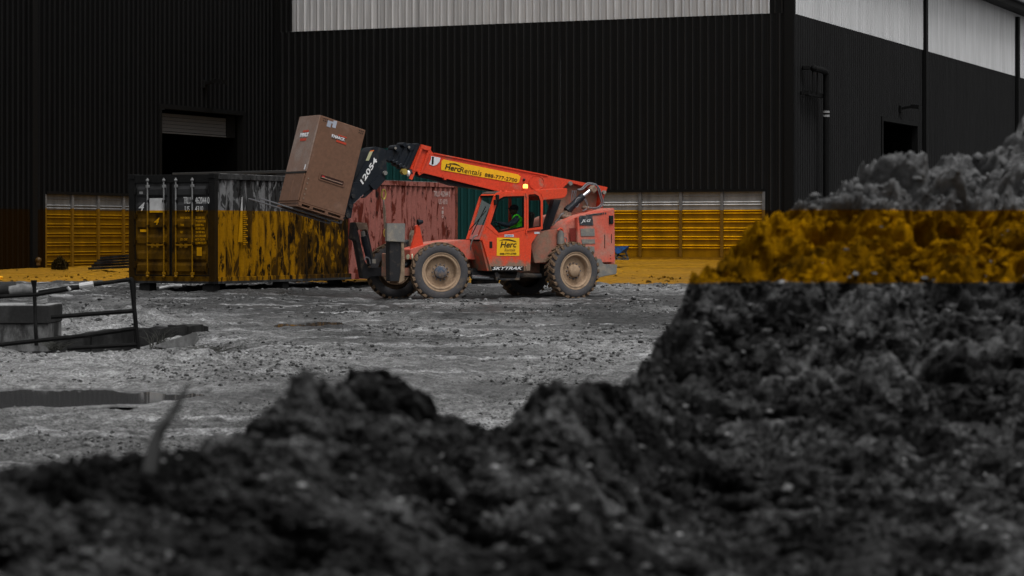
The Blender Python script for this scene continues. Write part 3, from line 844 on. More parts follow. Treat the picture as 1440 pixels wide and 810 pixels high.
M['chrome'] = flat('polished_rod', (0.45, 0.46, 0.48), 0.2, 0.5, 0.9)
M['brownsteel'] = worn('dusty_brown_fitting', (0.16, 0.11, 0.08), (0.30, 0.24, 0.18), 0.4, 0.6, 0.3, 9)
M['greyplate'] = worn('bare_grey_steel', (0.17, 0.165, 0.155), (0.28, 0.24, 0.19), 0.35, 0.5, 0.35, 5)
M['signyel'] = flat('yellow_sign', (0.78, 0.44, 0.012), 0.45, 0.3)
M['ink'] = flat('black_ink', (0.012, 0.011, 0.010), 0.5, 0.2)
M['whiteink'] = flat('white_ink', (0.72, 0.72, 0.72), 0.5, 0.2)
M['badge'] = worn('faded_dark_decal', (0.030, 0.036, 0.042), (0.11, 0.10, 0.10), 0.4, 0.6, 0.2, 10)
M['hose'] = flat('hydraulic_hose', (0.13, 0.13, 0.14), 0.45, 0.4)
M['brass'] = flat('yellowed_brass', (0.42, 0.31, 0.07), 0.4, 0.5, 0.5)
def glass_mat(name, tint, alpha=0.35):
    t = NT(name)
    g = t.n.new('ShaderNodeBsdfTransparent'); g.inputs[0].default_value = (*tint, 1)
    gl = t.n.new('ShaderNodeBsdfGlossy'); gl.inputs['Roughness'].default_value = 0.03; gl.inputs[0].default_value = (0.9, 0.9, 0.9, 1)
    fr = t.n.new('ShaderNodeFresnel'); fr.inputs[0].default_value = 1.12
    mx = t.n.new('ShaderNodeMixShader'); t.L(fr.outputs[0], mx.inputs[0]); t.L(g.outputs[0], mx.inputs[1]); t.L(gl.outputs[0], mx.inputs[2])
    t.L(mx.outputs[0], t.n['Material Output'].inputs[0]); return t.m
M['glass'] = glass_mat('cab_glass', (0.80, 0.84, 0.83))

def tprism(name, pts, y0, y1, mat, bev=0.0, ly=None, parent=TH):
    """side-on outline traced on its near plane, with real thickness"""
    return MB().prism(VL(pts, y1 if ly is None else ly), y0, y1, bev).build(name, mat, parent)

# --- wheels
TR = 0.685
def make_wheel(name, x, side, steer):
    """side +1 = near (left) side. wheel's own frame: y outward"""
    b = MB(); w = 0.185
    b.lathe([(0.33, -0.16), (0.335, 0.02), (0.345, 0.10), (0.36, 0.150), (0.385, 0.165), (0.40, 0.15), (0.425, 0.16), (0.44, 0.175), (0.45, 0.165)], 48)
    rim = b.build('wheel', M['rim'], TH)
    rim.location = (x, side * (1.25 - 0.185), TR - 0.01)
    rim.rotation_euler = (0, 0, steer + (0 if side > 0 else math.pi))
    # tyre carcass
    t = MB()
    t.lathe([(0.435, -0.13), (0.436, 0.155), (0.46, 0.178), (0.52, 0.188), (0.58, 0.182), (0.625, 0.165), (0.640, 0.10), (0.645, 0), (0.640, -0.10), (0.62, -0.165), (0.5, -0.18), (0.43, -0.14)], 64)
    t.build('tyre', M['tyre'], rim)
    # lugs: two slanted rows
    t = MB(); nl = 26
    for k in range(nl):
        for row in (1, -1):
            a = 2 * math.pi * (k + (0.5 if row < 0 else 0)) / nl
            vs = []
            for rr, drr in ((0.615, 0), (TR, 0.0)):
                for (yy_, da) in ((0.178 * row, -0.055), (0.178 * row, 0.06), (-0.01 * row, 0.20), (-0.01 * row, 0.10)):
                    q = a + da; rad = rr - (0.012 if abs(yy_) > 0.1 and rr > 0.65 else 0)
                    vs.append(t.bm.verts.new((rad * math.cos(q), yy_, rad * math.sin(q))))
            for f in ((0, 1, 2, 3), (7, 6, 5, 4), (0, 4, 5, 1), (1, 5, 6, 2), (2, 6, 7, 3), (3, 7, 4, 0)):
                t.bm.faces.new([vs[i] for i in f])
    bmesh.ops.recalc_face_normals(t.bm, faces=t.bm.faces)
    t.build('tread', M['tread'], rim)
    # dished disc, planetary hub and bolts
    d_ = MB(); d_.lathe([(0.345, 0.03), (0.30, 0.035), (0.24, 0.030), (0.20, 0.04), (0.001, 0.045)], 36); d_.build('wheel_disc', M['rim'], rim)
    h_ = MB(); h_.lathe([(0.150, 0.03), (0.146, 0.115), (0.13, 0.135), (0.001, 0.14)], 24); hb = h_.build('hub', M['hub'] if x > 0 else M['rim'], rim)
    n_ = MB()
    for k in range(12):
        a = 2 * math.pi * k / 12; n_.cyl((0.185 * math.cos(a), 0.03, 0.185 * math.sin(a)), (0.185 * math.cos(a), 0.085, 0.185 * math.sin(a)), 0.020, 0.016, 6)
    n_.build('wheel_nuts', M['hub'], rim)
    return rim
WB = 1.79
make_wheel('wheel', WB, 1, -R(19)); make_wheel('wheel', WB, -1, -R(19))
make_wheel('wheel', -WB, 1, R(2)); make_wheel('wheel', -WB, -1, R(2))
for x in (WB, -WB):
    b = MB(); b.cyl((x, -0.95, TR), (x, 0.95, TR), 0.12, None, 12); b.sphere((x, 0, TR), 0.24, 2, (1, 1, 0.9)); b.build('axle', M['blackmud'], TH)

# --- chassis
MB().box2((-2.3, -0.42, 0.62), (2.5, 0.42, 1.10), 0.02).build('chassis', M['mudred'], TH)
MB().box2((-0.5, 0.30, 0.60), (0.9, 0.70, 0.75), 0.02).build('belly_tank', M['blackmud'], TH)
# front deck over the front axle and its raised bracket
tprism('front_deck', [(577, 351), (600, 343.5), (654, 337), (672, 338), (672, 365), (577, 365)], -0.35, 0.72, M['reddusty'], 0.012)
tprism('headlight_bracket', [(578, 350.5), (584.3, 328), (584.8, 318), (587.5, 316), (590.3, 318.5), (596, 346)], 0.55, 0.62, M['red'], 0.004)
b = MB(); c = V3(589, 313, 0.6); b.cyl(c + Vector((0.03, 0, 0)), c + Vector((-0.09, 0.02, 0.02)), 0.075, 0.04, 14); b.build('work_light', M['black'], TH)
b = MB(); c = V3(576, 361, 0.62); b.cyl(c, c + Vector((0.05, 0.01, 0)), 0.06, None, 14); b.build('headlight', flat('lamp_lens', (0.7, 0.66, 0.45), 0.15, 0.5), TH)
# mud flap and step behind the front wheel
# --- rear engine body (near side) with slanted top
rear = [(785, 323), (799, 311.5), (814, 303.8), (838, 298), (864.2, 292.5), (864.8, 330), (865.3, 371.5), (845, 371.5), (838, 371), (790, 371), (752, 370), (752.5, 344), (765, 327)]
tprism('rear_body', rear, -1.05, 0.80, M['reddusty'], 0.015)
tprism('side_cover', [(812, 306), (838, 299.5), (863, 294), (864, 369), (829, 369), (812, 350)], 0.80, 0.93, M['reddusty'], 0.012)
tprism('counterweight', [(839.4, 363.3), (845.5, 364), (849, 371.4), (868.4, 372), (867, 385.6), (850, 388.6), (839, 391.7)], -1.0, 1.0, M['greyplate'], 0.012)
MB().box2((-2.55, -0.8, 0.5), (-1.3, 0.6, 0.9)).build('rear_frame', M['blackmud'], TH)
# chassis web between cab and rear wheel
tprism('chassis_web', [(746, 345), (765, 326), (790, 320), (796, 345), (770, 369), (752, 370)], 0.60, 0.84, M['mudred'], 0.01)
# louvres, badge, tail light
LY = 0.935
def decal(name, pts, mat, ly=LY, th=0.008, parent=TH): return MB().prism(VL(pts, ly + th), ly, ly + th).build(name, mat, parent)
zz = lambda x, y: (760 + x / 8.1, 240 + y / 8.1)
bdg = decal('dark_badge', [zz(437, 530), zz(455, 512), zz(590, 510), zz(605, 622), zz(450, 622)], M['badge'])
decal('badge_stripe', [zz(520, 502), zz(705, 480), zz(705, 497), zz(600, 510), zz(520, 512)], M['badge'])
for x0 in (712, 738): decal('badge_stripe', [zz(x0, 477), zz(x0 + 13, 475), zz(x0 + 13, 494), zz(x0, 496)], M['badge'])
for (x0, x1, y0, y1) in ((455, 615, 660, 745), (468, 618, 782, 830)): decal('louvre', [zz(x0, y0), zz(x1, y0 - 2), zz(x1 + 5, y1), zz(x0 + 8, y1 + 2)], M['greyplate'])
decal('louvre', [zz(470, 865), zz(615, 862), zz(618, 925), zz(540, 930)], M['greyplate'])
decal('red_mesh_panel', [zz(330, 655), zz(420, 652), zz(445, 800), zz(345, 805)], worn('maroon_mesh', (0.20, 0.03, 0.025), (0.10, 0.02, 0.015), 0.5, 0.7, 0.1, 30), 0.855)
a = V3(*zz(462, 598), LY + 0.012); c = V3(*zz(575, 592), LY + 0.012)
text('lettering', 'JLG', M['whiteink'], TH, a, c - a, (0, 0, 1), (c - a).length, 0.085, 0.01, 0.35)
b = MB(); c = V3(858, 309, 0.9); b.box(c, (0.12, 0.12, 0.20), None, 0.01); b.box(c + Vector((0.04, 0.08, 0.0)), (0.04, 0.04, 0.1)); b.build('tail_light', M['black'], TH)
for (x, y0, y1) in ((860, 329, 342), (858.5, 359, 360.2), (858.5, 363, 364.2), (850.5, 330, 349)):
    decal('slot', [(x - .4, y0), (x + .5, y0), (x + .5, y1), (x - .4, y1)], M['trim'], 0.93, 0.006)
# grey air cleaner / tank and red hook over the rear wheel
b = MB(); b.cyl(V3(788, 343, 0.9), V3(788.5, 327, 0.9), 0.085, None, 14); b.cyl(V3(788.5, 327, 0.9), V3(788.5, 324.5, 0.9), 0.06, None, 12); b.build('air_cleaner', M['greyplate'], TH)
MB().tube([V3(784, 324, 0.92), V3(787, 321.5, 0.92), V3(791, 323, 0.92), V3(791, 329, 0.92)], 0.022, 6).build('grab_hook', M['red'], TH)
MB().tube([V3(793, 334, 0.94), V3(796.5, 335, 0.94), V3(797, 340, 0.94), V3(794, 342, 0.94)], 0.012, 6).build('hose', M['hose'], TH)

# --- cab
CN, CF = 1.18, 0.50
body = [(677, 338.6), (688, 381), (746.7, 381), (748.6, 342.3), (762.7, 321.4), (762.7, 320), (737.5, 320.5), (700, 328.8), (688.2, 316)]
tprism('cab_body', body, CF, CN - 0.03, M['redcab'], 0.008, ly=CN)
# roof
roofpts = [(695.5, 276), (699, 271.5), (704, 269.8), (751, 267.8), (757, 270), (761.5, 276), (755, 274), (704, 275.6)]
tprism('cab_roof', roofpts, CF, CN, M['redcab'], 0.01)
b = MB(); q = VL([(696.2, 276.5), (699, 270.8), (705, 269.0), (704, 273.5)], CN); b.prism(q, CF + 0.02, CN - 0.07); b.build('roof_front_band', worn('grimy_roof_band', (0.07, 0.055, 0.05), (0.16, 0.12, 0.1), 0.4, 0.6, 0.2, 8), TH)
# door with its window opening
do = VL([(706, 272.2), (739.5, 271.2), (739.5, 381), (689.5, 381), (678, 339), (697, 277)], CN)
di = VL([(708, 276.2), (736.8, 275.4), (736.8, 320), (701, 327.5), (689.3, 315), (699.8, 281)], CN)
# split: frame ring round the glass and the lower leaf
outer = VL([(706, 271.8), (739.5, 271.0), (739.5, 322.5), (699.7, 331.5), (683.8, 318.5), (696.3, 277)], CN)
frm = MB().ring(outer, di, CN - 0.028, CN + 0.012).build('door', M['redcab'], TH)
seal_in = VL([(709.8, 278.6), (734.9, 277.8), (734.9, 318.0), (702.2, 324.6), (691.8, 314.2), (701.8, 282.8)], CN)
MB().ring(di, seal_in, CN - 0.02, CN + 0.006).build('window_seal', M['trim'], frm)
MB().prism(seal_in, CN - 0.012, CN - 0.006).build('window_glass', M['glass'], frm)
MB().prism(VL([(683.4, 318.5), (699.7, 331.8), (739.4, 322.8), (739.4, 381), (690, 381), (678.3, 339)], CN), CN - 0.028, CN + 0.010, 0.006).build('door_panel', M['redcab'], frm)
MB().prism(VL([(679.2, 336.5), (683.4, 318.6), (677.6, 339)], CN), CN - 0.03, CN + 0.004).build('door_edge', M['redcab'], frm)
b = MB(); b.box(V3(690.3, 344, CN + 0.012), (0.075, 0.03, 0.15), None, 0.01); b.build('handle', M['ink'], frm)
for yy_ in (274, 326, 376): MB().box(V3(739.6, yy_, CN + 0.015), (0.04, 0.05, 0.09), None, 0.005).build('door_hinge', M['redcab'], TH)
# rear quarter window
ro = VL([(740.3, 270.6), (752.5, 269.6), (760, 272.5), (763.3, 281), (763, 322.2), (740.3, 324.6)], CN)
ri = VL([(743, 273.6), (752.5, 272.8), (757.5, 275.5), (760.2, 283), (760.4, 318.8), (743, 321.4)], CN)
qf = MB().ring(ro, ri, CN - 0.028, CN + 0.006).build('rear_quarter_frame', M['redcab'], TH)
rs = VL([(743.9, 275), (752.2, 274.2), (756.5, 276.5), (759, 283.3), (759.2, 317.6), (743.9, 320)], CN)
MB().ring(ri, rs, CN - 0.02, CN + 0.004).build('window_seal', M['trim'], qf); MB().prism(rs, CN - 0.012, CN - 0.006).build('window_glass', M['glass'], qf)
# pillars far side + windscreen frame
A0 = V(697, 276, CN); A1 = V(677.5, 338, CN)
for y in (CF + 0.02, CN - 0.03):
    b = MB(); b.bar((A0[0], y, A0[1]), (A1[0], y, A1[1]), 0.05, 0.06, (1, 0, 0)); b.build('windscreen_pillar', M['redcab'], TH)
ba = V(738, 273, CN); bb = V(738, 322, CN); b = MB(); b.bar((ba[0], CF + 0.02, ba[1]), (bb[0], CF + 0.02, bb[1]), 0.04, 0.06, (1, 0, 0)); b.build('far_pillar', M['redcab'], TH)
ba = V(762, 274, CN); bb = V(762, 322, CN)
b = MB(); b.bar((ba[0], CF + 0.02, ba[1]), (bb[0], CF + 0.02, bb[1]), 0.04, 0.06, (1, 0, 0)); b.build('far_pillar', M['redcab'], TH)
b = MB(); b.bm.faces.new([b.bm.verts.new(q) for q in ((A0[0], CF + 0.05, A0[1]), (A0[0], CN - 0.06, A0[1]), (A1[0], CN - 0.06, A1[1]), (A1[0], CF + 0.05, A1[1]))]); b.build('windscreen', M['glass'], TH)
b = MB()
for (p, q) in ((A0, A0), (A1, A1)): b.bar((p[0] + 0.01, CF + 0.03, p[1]), (p[0] + 0.01, CN - 0.06, p[1]), 0.05, 0.045)
b.build('windscreen_seal', M['trim'], TH)
# lower front cheek of the cab, mud splashed (between pillars)
l0 = V(677.5, 338.6, CN); l1 = V(688, 381, CN)
b = MB(); b.prism([(l0[0] + 0.03, l0[1]), (l1[0] + 0.03, l1[1]), (l1[0] - 0.05, l1[1]), (l0[0] - 0.05, l0[1])], CF, CN - 0.035, 0.006); b.build('front_cheek', worn('mud_splashed_red', (0.55, 0.07, 0.03), (0.20, 0.13, 0.09), 0.8, 0.7, 0.2, 5), TH)
# wiper, mirror
wa = V(678, 330, CN); wb_ = V(692, 290, CN)
b = MB(); b.cyl((wa[0] + 0.05, 0.80, wa[1]), (wb_[0] + 0.05, 0.98, wb_[1]), 0.012, None, 6); b.cyl((wa[0] + 0.06, 0.70, wa[1] + .1), (wb_[0] + 0.06, 1.02, wb_[1] - .1), 0.010, None, 6); b.build('wiper', M['ink'], TH)
b = MB(); c = V3(699.5, 278, CN + 0.05); b.box(c, (0.06, 0.10, 0.14), None, 0.015); b.cyl(c, V3(697, 286, CN), 0.03, None, 8); b.box(V3(696.5, 284.5, CN + 0.04), (0.05, 0.08, 0.12), None, 0.01); b.build('mirror', M['ink'], TH)
b = MB(); b.tube([V3(662, 352, CN - 0.2), V3(662, 345, CN - 0.15), V3(666, 334, CN - 0.1), V3(672, 331, CN - 0.05)], 0.014, 6); b.build('grab_rail', M['greyplate'], TH)
# beacon (lit)
b = MB(); c = V3(738.8, 267.8, 0.95); b.cyl(c, c + Vector((0, 0, 0.05)), 0.07, None, 14); b.build('beacon_base', M['redcab'], TH)
t = NT('lit_amber_lens'); t.set((0.9, 0.4, 0.05), 0.3, 0.4); t.b.inputs['Emission Color'].default_value = (1.0, 0.42, 0.08, 1); t.b.inputs['Emission Strength'].default_value = 3.2
b = MB(); b.lathe([(0.055, 0), (0.058, 0.05), (0.05, 0.09), (0.001, 0.10)], 16); me = b.mesh('beacon_lens')
for vv in me.vertices: vv.co = Vector((vv.co.x, vv.co.z, vv.co.y)) + c + Vector((0, 0, 0.05))
link_mesh('beacon_lens', me, t.m, TH)
b = MB(); b.cyl(c + Vector((0, 0, .065)), c + Vector((0, 0, .12)), 0.025, None, 10); t2 = NT('beacon_bulb'); t2.set((1, .8, .4)); t2.b.inputs['Emission Color'].default_value = (1, .8, .45, 1); t2.b.inputs['Emission Strength'].default_value = 8
o = b.build('beacon_bulb', t2.m, TH)
for px_ in (704, 711.5, 722):
    MB().sphere(V3(px_, 269.3, 0.9), 0.03, 1, (1.4, 1, .8)).build('marker_lamp', M['redcab'], TH)
# signs on the door and below
def sign(name, pts, ly, mat, th=0.006): return decal(name, pts, mat, ly, th)
sg = sign('door_sign', [(699, 334.2), (730.3, 334.6), (730.3, 359.8), (698.6, 359.6)], CN + 0.012, M['signyel'])
lyS = CN + 0.020
def vtext(s, x0, y0, x1, y1, hpx, mat, ly, parent, off=0.0, shear=0.0):
    """lettering whose base line runs from picture point (x0,y0) to (x1,y1), hpx tall"""
    a = V3(x0, y0, ly); c = V3(x1, y1, ly); e = V3(x0, y0 - hpx, ly)
    o = text('lettering', s, mat, parent, a, c - a, (0, 0, 1), (c - a).length, (e - a).length, off, shear)
    return o
vtext('Herc', 703.5, 348.3, 726.5, 348.0, 8.6, M['ink'], lyS, sg, 0.018, 0.25)
vtext('Rentals', 709.5, 353.6, 724.5, 353.3, 4.2, flat('grey_ink', (0.20, 0.11, 0.02), 0.5, 0.2), lyS, sg, 0.0, 0.25)
vtext('888-777-2700', 703, 358.2, 726, 358.0, 2.6, M['ink'], lyS, sg, 0.02)
MB().prism(VL([(702, 338.6), (708, 336.3), (716, 336.2), (725, 338.8), (726.5, 340.6), (718, 338.6), (709, 337.6)], lyS), lyS - 0.001, lyS + 0.003).build('swoosh', M['ink'], sg)
for (x0, x1, y0, y1) in ((709.5, 722.5, 329.8, 333.2), (751.5, 758.8, 326, 328.8)):
    sign('small_label', [(x0, y0), (x1, y0), (x1, y1), (x0, y1)], CN + (0.012 if x0 < 740 else -0.028), flat('pale_label', (0.55, 0.55, 0.58), 0.6, 0.2))
vtext('SAFETY', 711, 332.6, 721, 332.6, 2.0, flat('blue_ink', (.05, .1, .3)), CN + 0.020, TH)
sp = sign('name_strip', [(690.5, 374.6), (736.5, 374.2), (736.5, 380.9), (692, 381)], CN + 0.012, M['ink'])
vtext('SKYTRAK', 692.5, 379.6, 735, 379.2, 4.4, M['whiteink'], lyS, sp, 0.015, 0.4)
# steps
b = MB(); b.box2(V3(698, 385, 1.12), V3(699.5, 393, 1.0)); b.bar(V3(697, 383, 1.12), V3(700, 394, 1.12), 0.06, 0.09, (1, 0, 0)); b.bar(V3(729, 382, 1.12), V3(727, 393, 1.12), 0.06, 0.09, (1, 0, 0)); b.bar(V3(700, 392.8, 1.12), V3(728, 392.3, 1.12), 0.16, 0.045); b.build('step', M['blackmud'], TH)
b = MB(); b.cyl(V3(663, 389.5, 0.95), V3(698, 390.5, 0.95), 0.05, None, 10); b.build('step_tube', M['chrome'], TH)
b = MB(); b.cyl(V3(662, 386, 0.7), V3(760, 388, 0.7), 0.06, None, 10); b.cyl(V3(664, 396, 0.5), V3(700, 395, 0.5), 0.06, None, 10); b.build('drive_shaft', M['blackmud'], TH)
# cab interior: seat, console and wheel
b = MB(); c = V3(727, 335, 0.84); b.box(c + Vector((0, 0, 0.0)), (0.5, 0.46, 0.14), None, 0.03); b.box(c + Vector((-0.27, 0, 0.30)), (0.12, 0.46, 0.62), Matrix.Rotation(R(-10), 3, 'Y'), 0.04); b.build('seat', M['ink'], TH)
b = MB(); c = V3(697, 318, 0.84)
for k in range(20):
    a0 = 2 * math.pi * k / 20; a1 = 2 * math.pi * (k + 1) / 20
    f_ = lambda a: c + Vector((0.06 * math.sin(a) , 0.17 * math.cos(a), 0.15 * math.sin(a)))
    b.cyl(f_(a0), f_(a1), 0.016, None, 6)
b.bar(c, c + Vector((0.16, 0, -0.30)), 0.05, 0.05, (0, 1, 0)); b.bar(c + Vector((0, -.16, 0)), c + Vector((0, .16, 0)), 0.03, 0.03); b.build('steering_wheel', M['ink'], TH)
# guard arm reaching back from the cab roof
tprism('rear_guard', [(752, 267.5), (797.8, 264.6), (798, 271), (796, 276), (791.5, 278.8), (763, 281.5), (761, 274)], 0.40, 1.10, M['redcab'], 0.012)

# --- boom
BY0, BY1 = -0.30, 0.16
boomp = [(577.5, 238.3), (591.7, 205.3), (605, 208.3), (609, 215), (640, 221.2), (770, 246.5), (854.2, 263.3), (853, 268), (849, 280), (847.5, 300), (838, 306), (800, 306), (783, 300), (770, 288), (762, 283), (703, 268.8)]
# main tube front part and the deep rear plates with the cut-out
tprism('boom', [(577.5, 238.3), (591.7, 205.3), (604.5, 207.8), (609, 215), (640, 221.2), (770, 246.6), (797, 252), (790, 262), (776, 281), (703, 268.5), (640, 254)], BY0, BY1, M['red'], 0.015)
tprism('boom_rear_plate', [(770, 246.6), (854.6, 263.2), (853, 268), (848.5, 280), (847.8, 298), (851, 306), (790, 306), (776, 281), (776, 275)], BY0, BY1 - 0.16, M['mudred'], 0.01)
# raised rim of the rear plate
def rib(pts, r, mat, name, ly, parent=TH): return MB().tube([V3(p[0], p[1], ly) for p in pts], r, 6).build(name, mat, parent)
tprism('rear_plate_rim', [(797, 252), (854.6, 263.2), (853, 268), (849, 279), (847.5, 290), (849, 300), (843.5, 300), (844, 285), (846, 272), (843, 268.5), (820, 262), (800, 256.5), (779, 277), (774, 275)], BY1 - 0.17, BY1 + 0.01, M['red'], 0.006)
b = MB(); c = V3(754.5, 256.5, BY1 + 0.004); prev = None
for k in range(28):
    a0 = 2 * math.pi * k / 28; a1 = 2 * math.pi * (k + 1) / 28
    b.cyl(c + Vector((0.21 * math.cos(a0), 0, 0.17 * math.sin(a0))), c + Vector((0.21 * math.cos(a1), 0, 0.17 * math.sin(a1))), 0.012, None, 6)
b.build('round_weld', M['red'], TH)
MB().sphere(V3(737, 252.7, BY1 + 0.03), 0.035, 1).build('boom_bolt', M['black'], TH)
tprism('boom_bracket', [(622, 246.5), (630, 249), (627.5, 253), (625.5, 253)], BY1 - 0.05, BY1 + 0.03, M['red'], 0.003)
# edge flange of the boom, near its bottom and top
b = MB(); b.bar(V3(580, 238.5, BY1 + 0.012), V3(703, 268.6, BY1 + 0.012), 0.03, 0.035); b.bar(V3(610, 215.6, BY1 + 0.012), V3(770, 247, BY1 + 0.012), 0.03, 0.03); b.build('boom_flange', M['red'], TH)
# front collar bars
b = MB()
for dx in (0, 11): b.bar(V3(592.5 + dx, 208 + dx * .25, BY1 + 0.03), V3(581.0 + dx, 240 + dx * 0.25, BY1 + 0.03), 0.05, 0.05, (0, 1, 0))
b.bar(V3(591.5, 206, BY1 + 0.03), V3(605, 209.5, BY1 + 0.03), 0.05, 0.10); b.bar(V3(582, 240, BY1 + .02), V3(577, 252, BY1 + .02), 0.04, 0.08, (1, 0, 0)); b.bar(V3(595, 241, BY1 + .02), V3(588, 244.5, BY1 + .02), 0.04, 0.08, (1, 0, 0))
b.build('boom_collar', M['red'], TH)
# dark underside tube and hose tray
tprism('boom_underside', [(585, 241), (640, 254), (703, 268.8), (722, 270), (700, 269.5), (640, 260.5), (600, 247.5), (586, 246)], BY0 + 0.05, BY1 - 0.08, M['black'], 0.005)
b = MB(); b.cyl(V3(586, 246, BY1 - 0.12), V3(706, 269.6, BY1 - 0.12), 0.045, None, 10); b.build('telescope_cylinder', M['black'], TH)
# telescoping black sections showing their stepped ends
secs = [([(575.5, 237.5), (590.5, 205), (585, 204), (570, 238)], 0.13), ([(566, 236), (580, 205), (590, 206), (576, 240)], 0.10), ([(557, 231.5), (570, 204.5), (581, 206), (568, 236)], 0.07), ([(550, 226), (561, 207.5), (572, 207.5), (560, 231)], 0.04), ([(541, 224), (543.5, 210), (562, 212.5), (552, 229)], 0.02)]
for pts, y in secs: tprism('boom_section', pts, -0.14 - y, y, M['black'], 0.01)
b = MB()
for (x, y, r) in ((555.5, 208.5, 0.075), (574.5, 207, 0.085), (566, 203.5, 0.05), (584, 204.5, 0.05)):
    c = V3(x, y, 0.0); b.cyl(c + Vector((0, -0.2, 0)), c + Vector((0, 0.12, 0)), r, None, 14)
b.build('chain_roller', M['black'], TH)
b = MB()
for (x, y, r) in ((556, 208.3, 0.03), (575, 207, 0.03)):
    c = V3(x, y, 0.12); b.cyl(c, c + Vector((0, 0.02, 0)), r, None, 10)
b.build('roller_pin', M['greyplate'], TH)
b = MB()
for (x, y, s_) in ((552.5, 227, .07), (557, 229.5, .08), (562, 233, .09), (567, 236, .09)): b.box(V3(x, y, 0.08), (s_, 0.12, s_), Matrix.Rotation(R(25), 3, 'Y'), 0.01)
b.build('slide_pads', M['black'], TH)
b = MB(); c = V3(566, 241.5, 0.1); b.cyl(c, c + Vector((0, 0.12, 0)), 0.07, None, 16); b.build('sheave', M['brass'], TH)
b = MB(); c = V3(574, 243.8, 0.16); b.sphere(c, 0.075, 2, (.55, 1, 1)); b.build('boom_light', flat('white_lens', (0.85, 0.85, 0.85), 0.1, 0.5), TH)
b = MB(); c = V3(577, 243.5, 0.12); b.sphere(c, 0.09, 2, (.8, 1, 1)); b.build('light_housing', M['black'], TH)
# sign on the boom
bs = decal('boom_sign', [(621.5, 226), (624, 224.2), (728, 245.2), (732, 248), (730, 256.6), (726, 257.6), (620.5, 239), (620.5, 233)], M['signyel'], BY1 + 0.002, 0.01)
ls = BY1 + 0.016
def btext(s, x0, y0, x1, y1, hpx, off=0.0, shear=0.0):
    a = V3(x0, y0, ls); c = V3(x1, y1, ls); e = V3(x0 + 0.02 * hpx, y0 - hpx, ls)
    up = Vector((0, 0, 1)); text('lettering', s, M['ink'], bs, a, c - a, up, (c - a).length, (e - a).length, off, shear)
btext('Herc', 625.5, 238.0, 647, 242.0, 8.0, 0.02, 0.15)
btext('Rentals', 646.5, 241.8, 677, 247.4, 7.2, -0.004, 0.15)
btext('888-777-2700', 681.5, 248.2, 727, 256.3, 5.0, 0.008, 0.05)
MB().prism(VL([(628, 231.8), (633, 229.6), (640, 229.6), (645, 231.8), (648.5, 234.5), (641, 231.8), (634, 230.8)], ls), ls - 0.001, ls + 0.003).build('swoosh', M['ink'], bs)
ind = decal('angle_indicator', [(606.5, 219.5), (619.5, 221.8), (618, 227.5), (614.5, 231.5), (609, 233.2), (603.5, 230.8), (606, 225)], flat('pale_dial', (0.62, 0.63, 0.66), 0.4, 0.3), BY1 + 0.002, 0.01)
MB().bar(V3(608.8, 220.5, ls), V3(608.2, 231, ls), 0.004, 0.05, (1, 0, 0)).build('dial_needle', M['ink'], ind)
# lift cylinder and hoses at the rear
b = MB(); b.cyl(V3(819.5, 276, 0.30), V3(800, 294, 0.30), 0.085, None, 16); b.cyl(V3(802, 292, 0.30), V3(797, 297, 0.30), 0.10, None, 16); b.build('lift_cylinder', M['black'], TH)
b = MB(); b.cyl(V3(831, 266.8, 0.30), V3(819, 276.5, 0.30), 0.045, None, 12); b.build('cylinder_rod', M['chrome'], TH)
b = MB(); c = V3(833, 266.5, 0.30); b.box(c, (0.16, 0.16, 0.16), Matrix.Rotation(R(40), 3, 'Y'), 0.02); c2 = V3(797, 301, 0.30); b.box(c2, (0.18, 0.16, 0.12), Matrix.Rotation(R(-20), 3, 'Y'), 0.02); b.cyl(c2 + Vector((0, -.1, -.02)), c2 + Vector((0, .1, -.02)), 0.07, None, 12); b.build('cylinder_eye', M['brownsteel'], TH)
for pq in ((847.3, 270.5), (800, 258)):
    c = V3(*pq, 0.14); MB().cyl(c, c + Vector((0, 0.09, 0)), 0.05, None, 12).build('pivot_pin', M['greyplate'], TH)
hz = [([(812, 267), (818, 265), (824, 259), (829, 257.5), (838, 259.5), (843, 266), (846, 277), (848, 286), (843, 292), (834, 293.5), (824, 290), (820, 292)], .02, 0.22), 
      ([(814, 267.5), (820, 266), (826, 260.5), (831, 259), (839, 261.5), (841, 267), (844, 278), (845.5, 286), (840, 291.5), (830, 292.5), (822, 291)], .016, 0.24),
      ([(819, 297), (826, 292), (822, 281), (815, 278), (810, 281), (808, 289), (812, 291), (815, 284)], .014, 0.36), ([(805, 268), (804, 275), (803.5, 283)], .012, .2), ([(807.5, 268), (807, 276), (805.5, 283)], .012, .2), ([(810, 268), (809.5, 276), (808, 285)], .012, .2),
      ([(800, 297), (808, 286), (812, 280), (822, 279), (826, 287), (822, 293)], .012, .34), ([(795, 299), (789, 302), (785, 308), (780, 314)], .02, .3)]
for pts, r, ly in hz: rib(pts, r, M['hose'], 'hose', ly)
MB().sphere(V3(823, 292, 0.3), 0.09, 1, (1.3, 1, 0.7)).build('valve_block', M['brownsteel'], TH)
# mechanism visible under the boom behind the cab
tprism('frame_plate', [(789, 288), (800, 300), (812, 306), (790, 322), (772, 327), (776, 318)], -0.1, 0.25, M['mudred'], 0.01)
tprism('boom_prop', [(779, 281), (789.5, 281), (773, 324.5), (765, 326)], 0.30, 0.46, M['black'], 0.008)
b = MB(); b.sphere(V3(797, 305, 0.32), 0.12, 2, (1.4, .8, .7)); b.sphere(V3(790, 312, 0.32), 0.10, 1, (1.3, .8, .8)); b.bar(V3(793, 309, .3), V3(776, 320, .3), .12, .1); b.build('linkage', M['brownsteel'], TH)

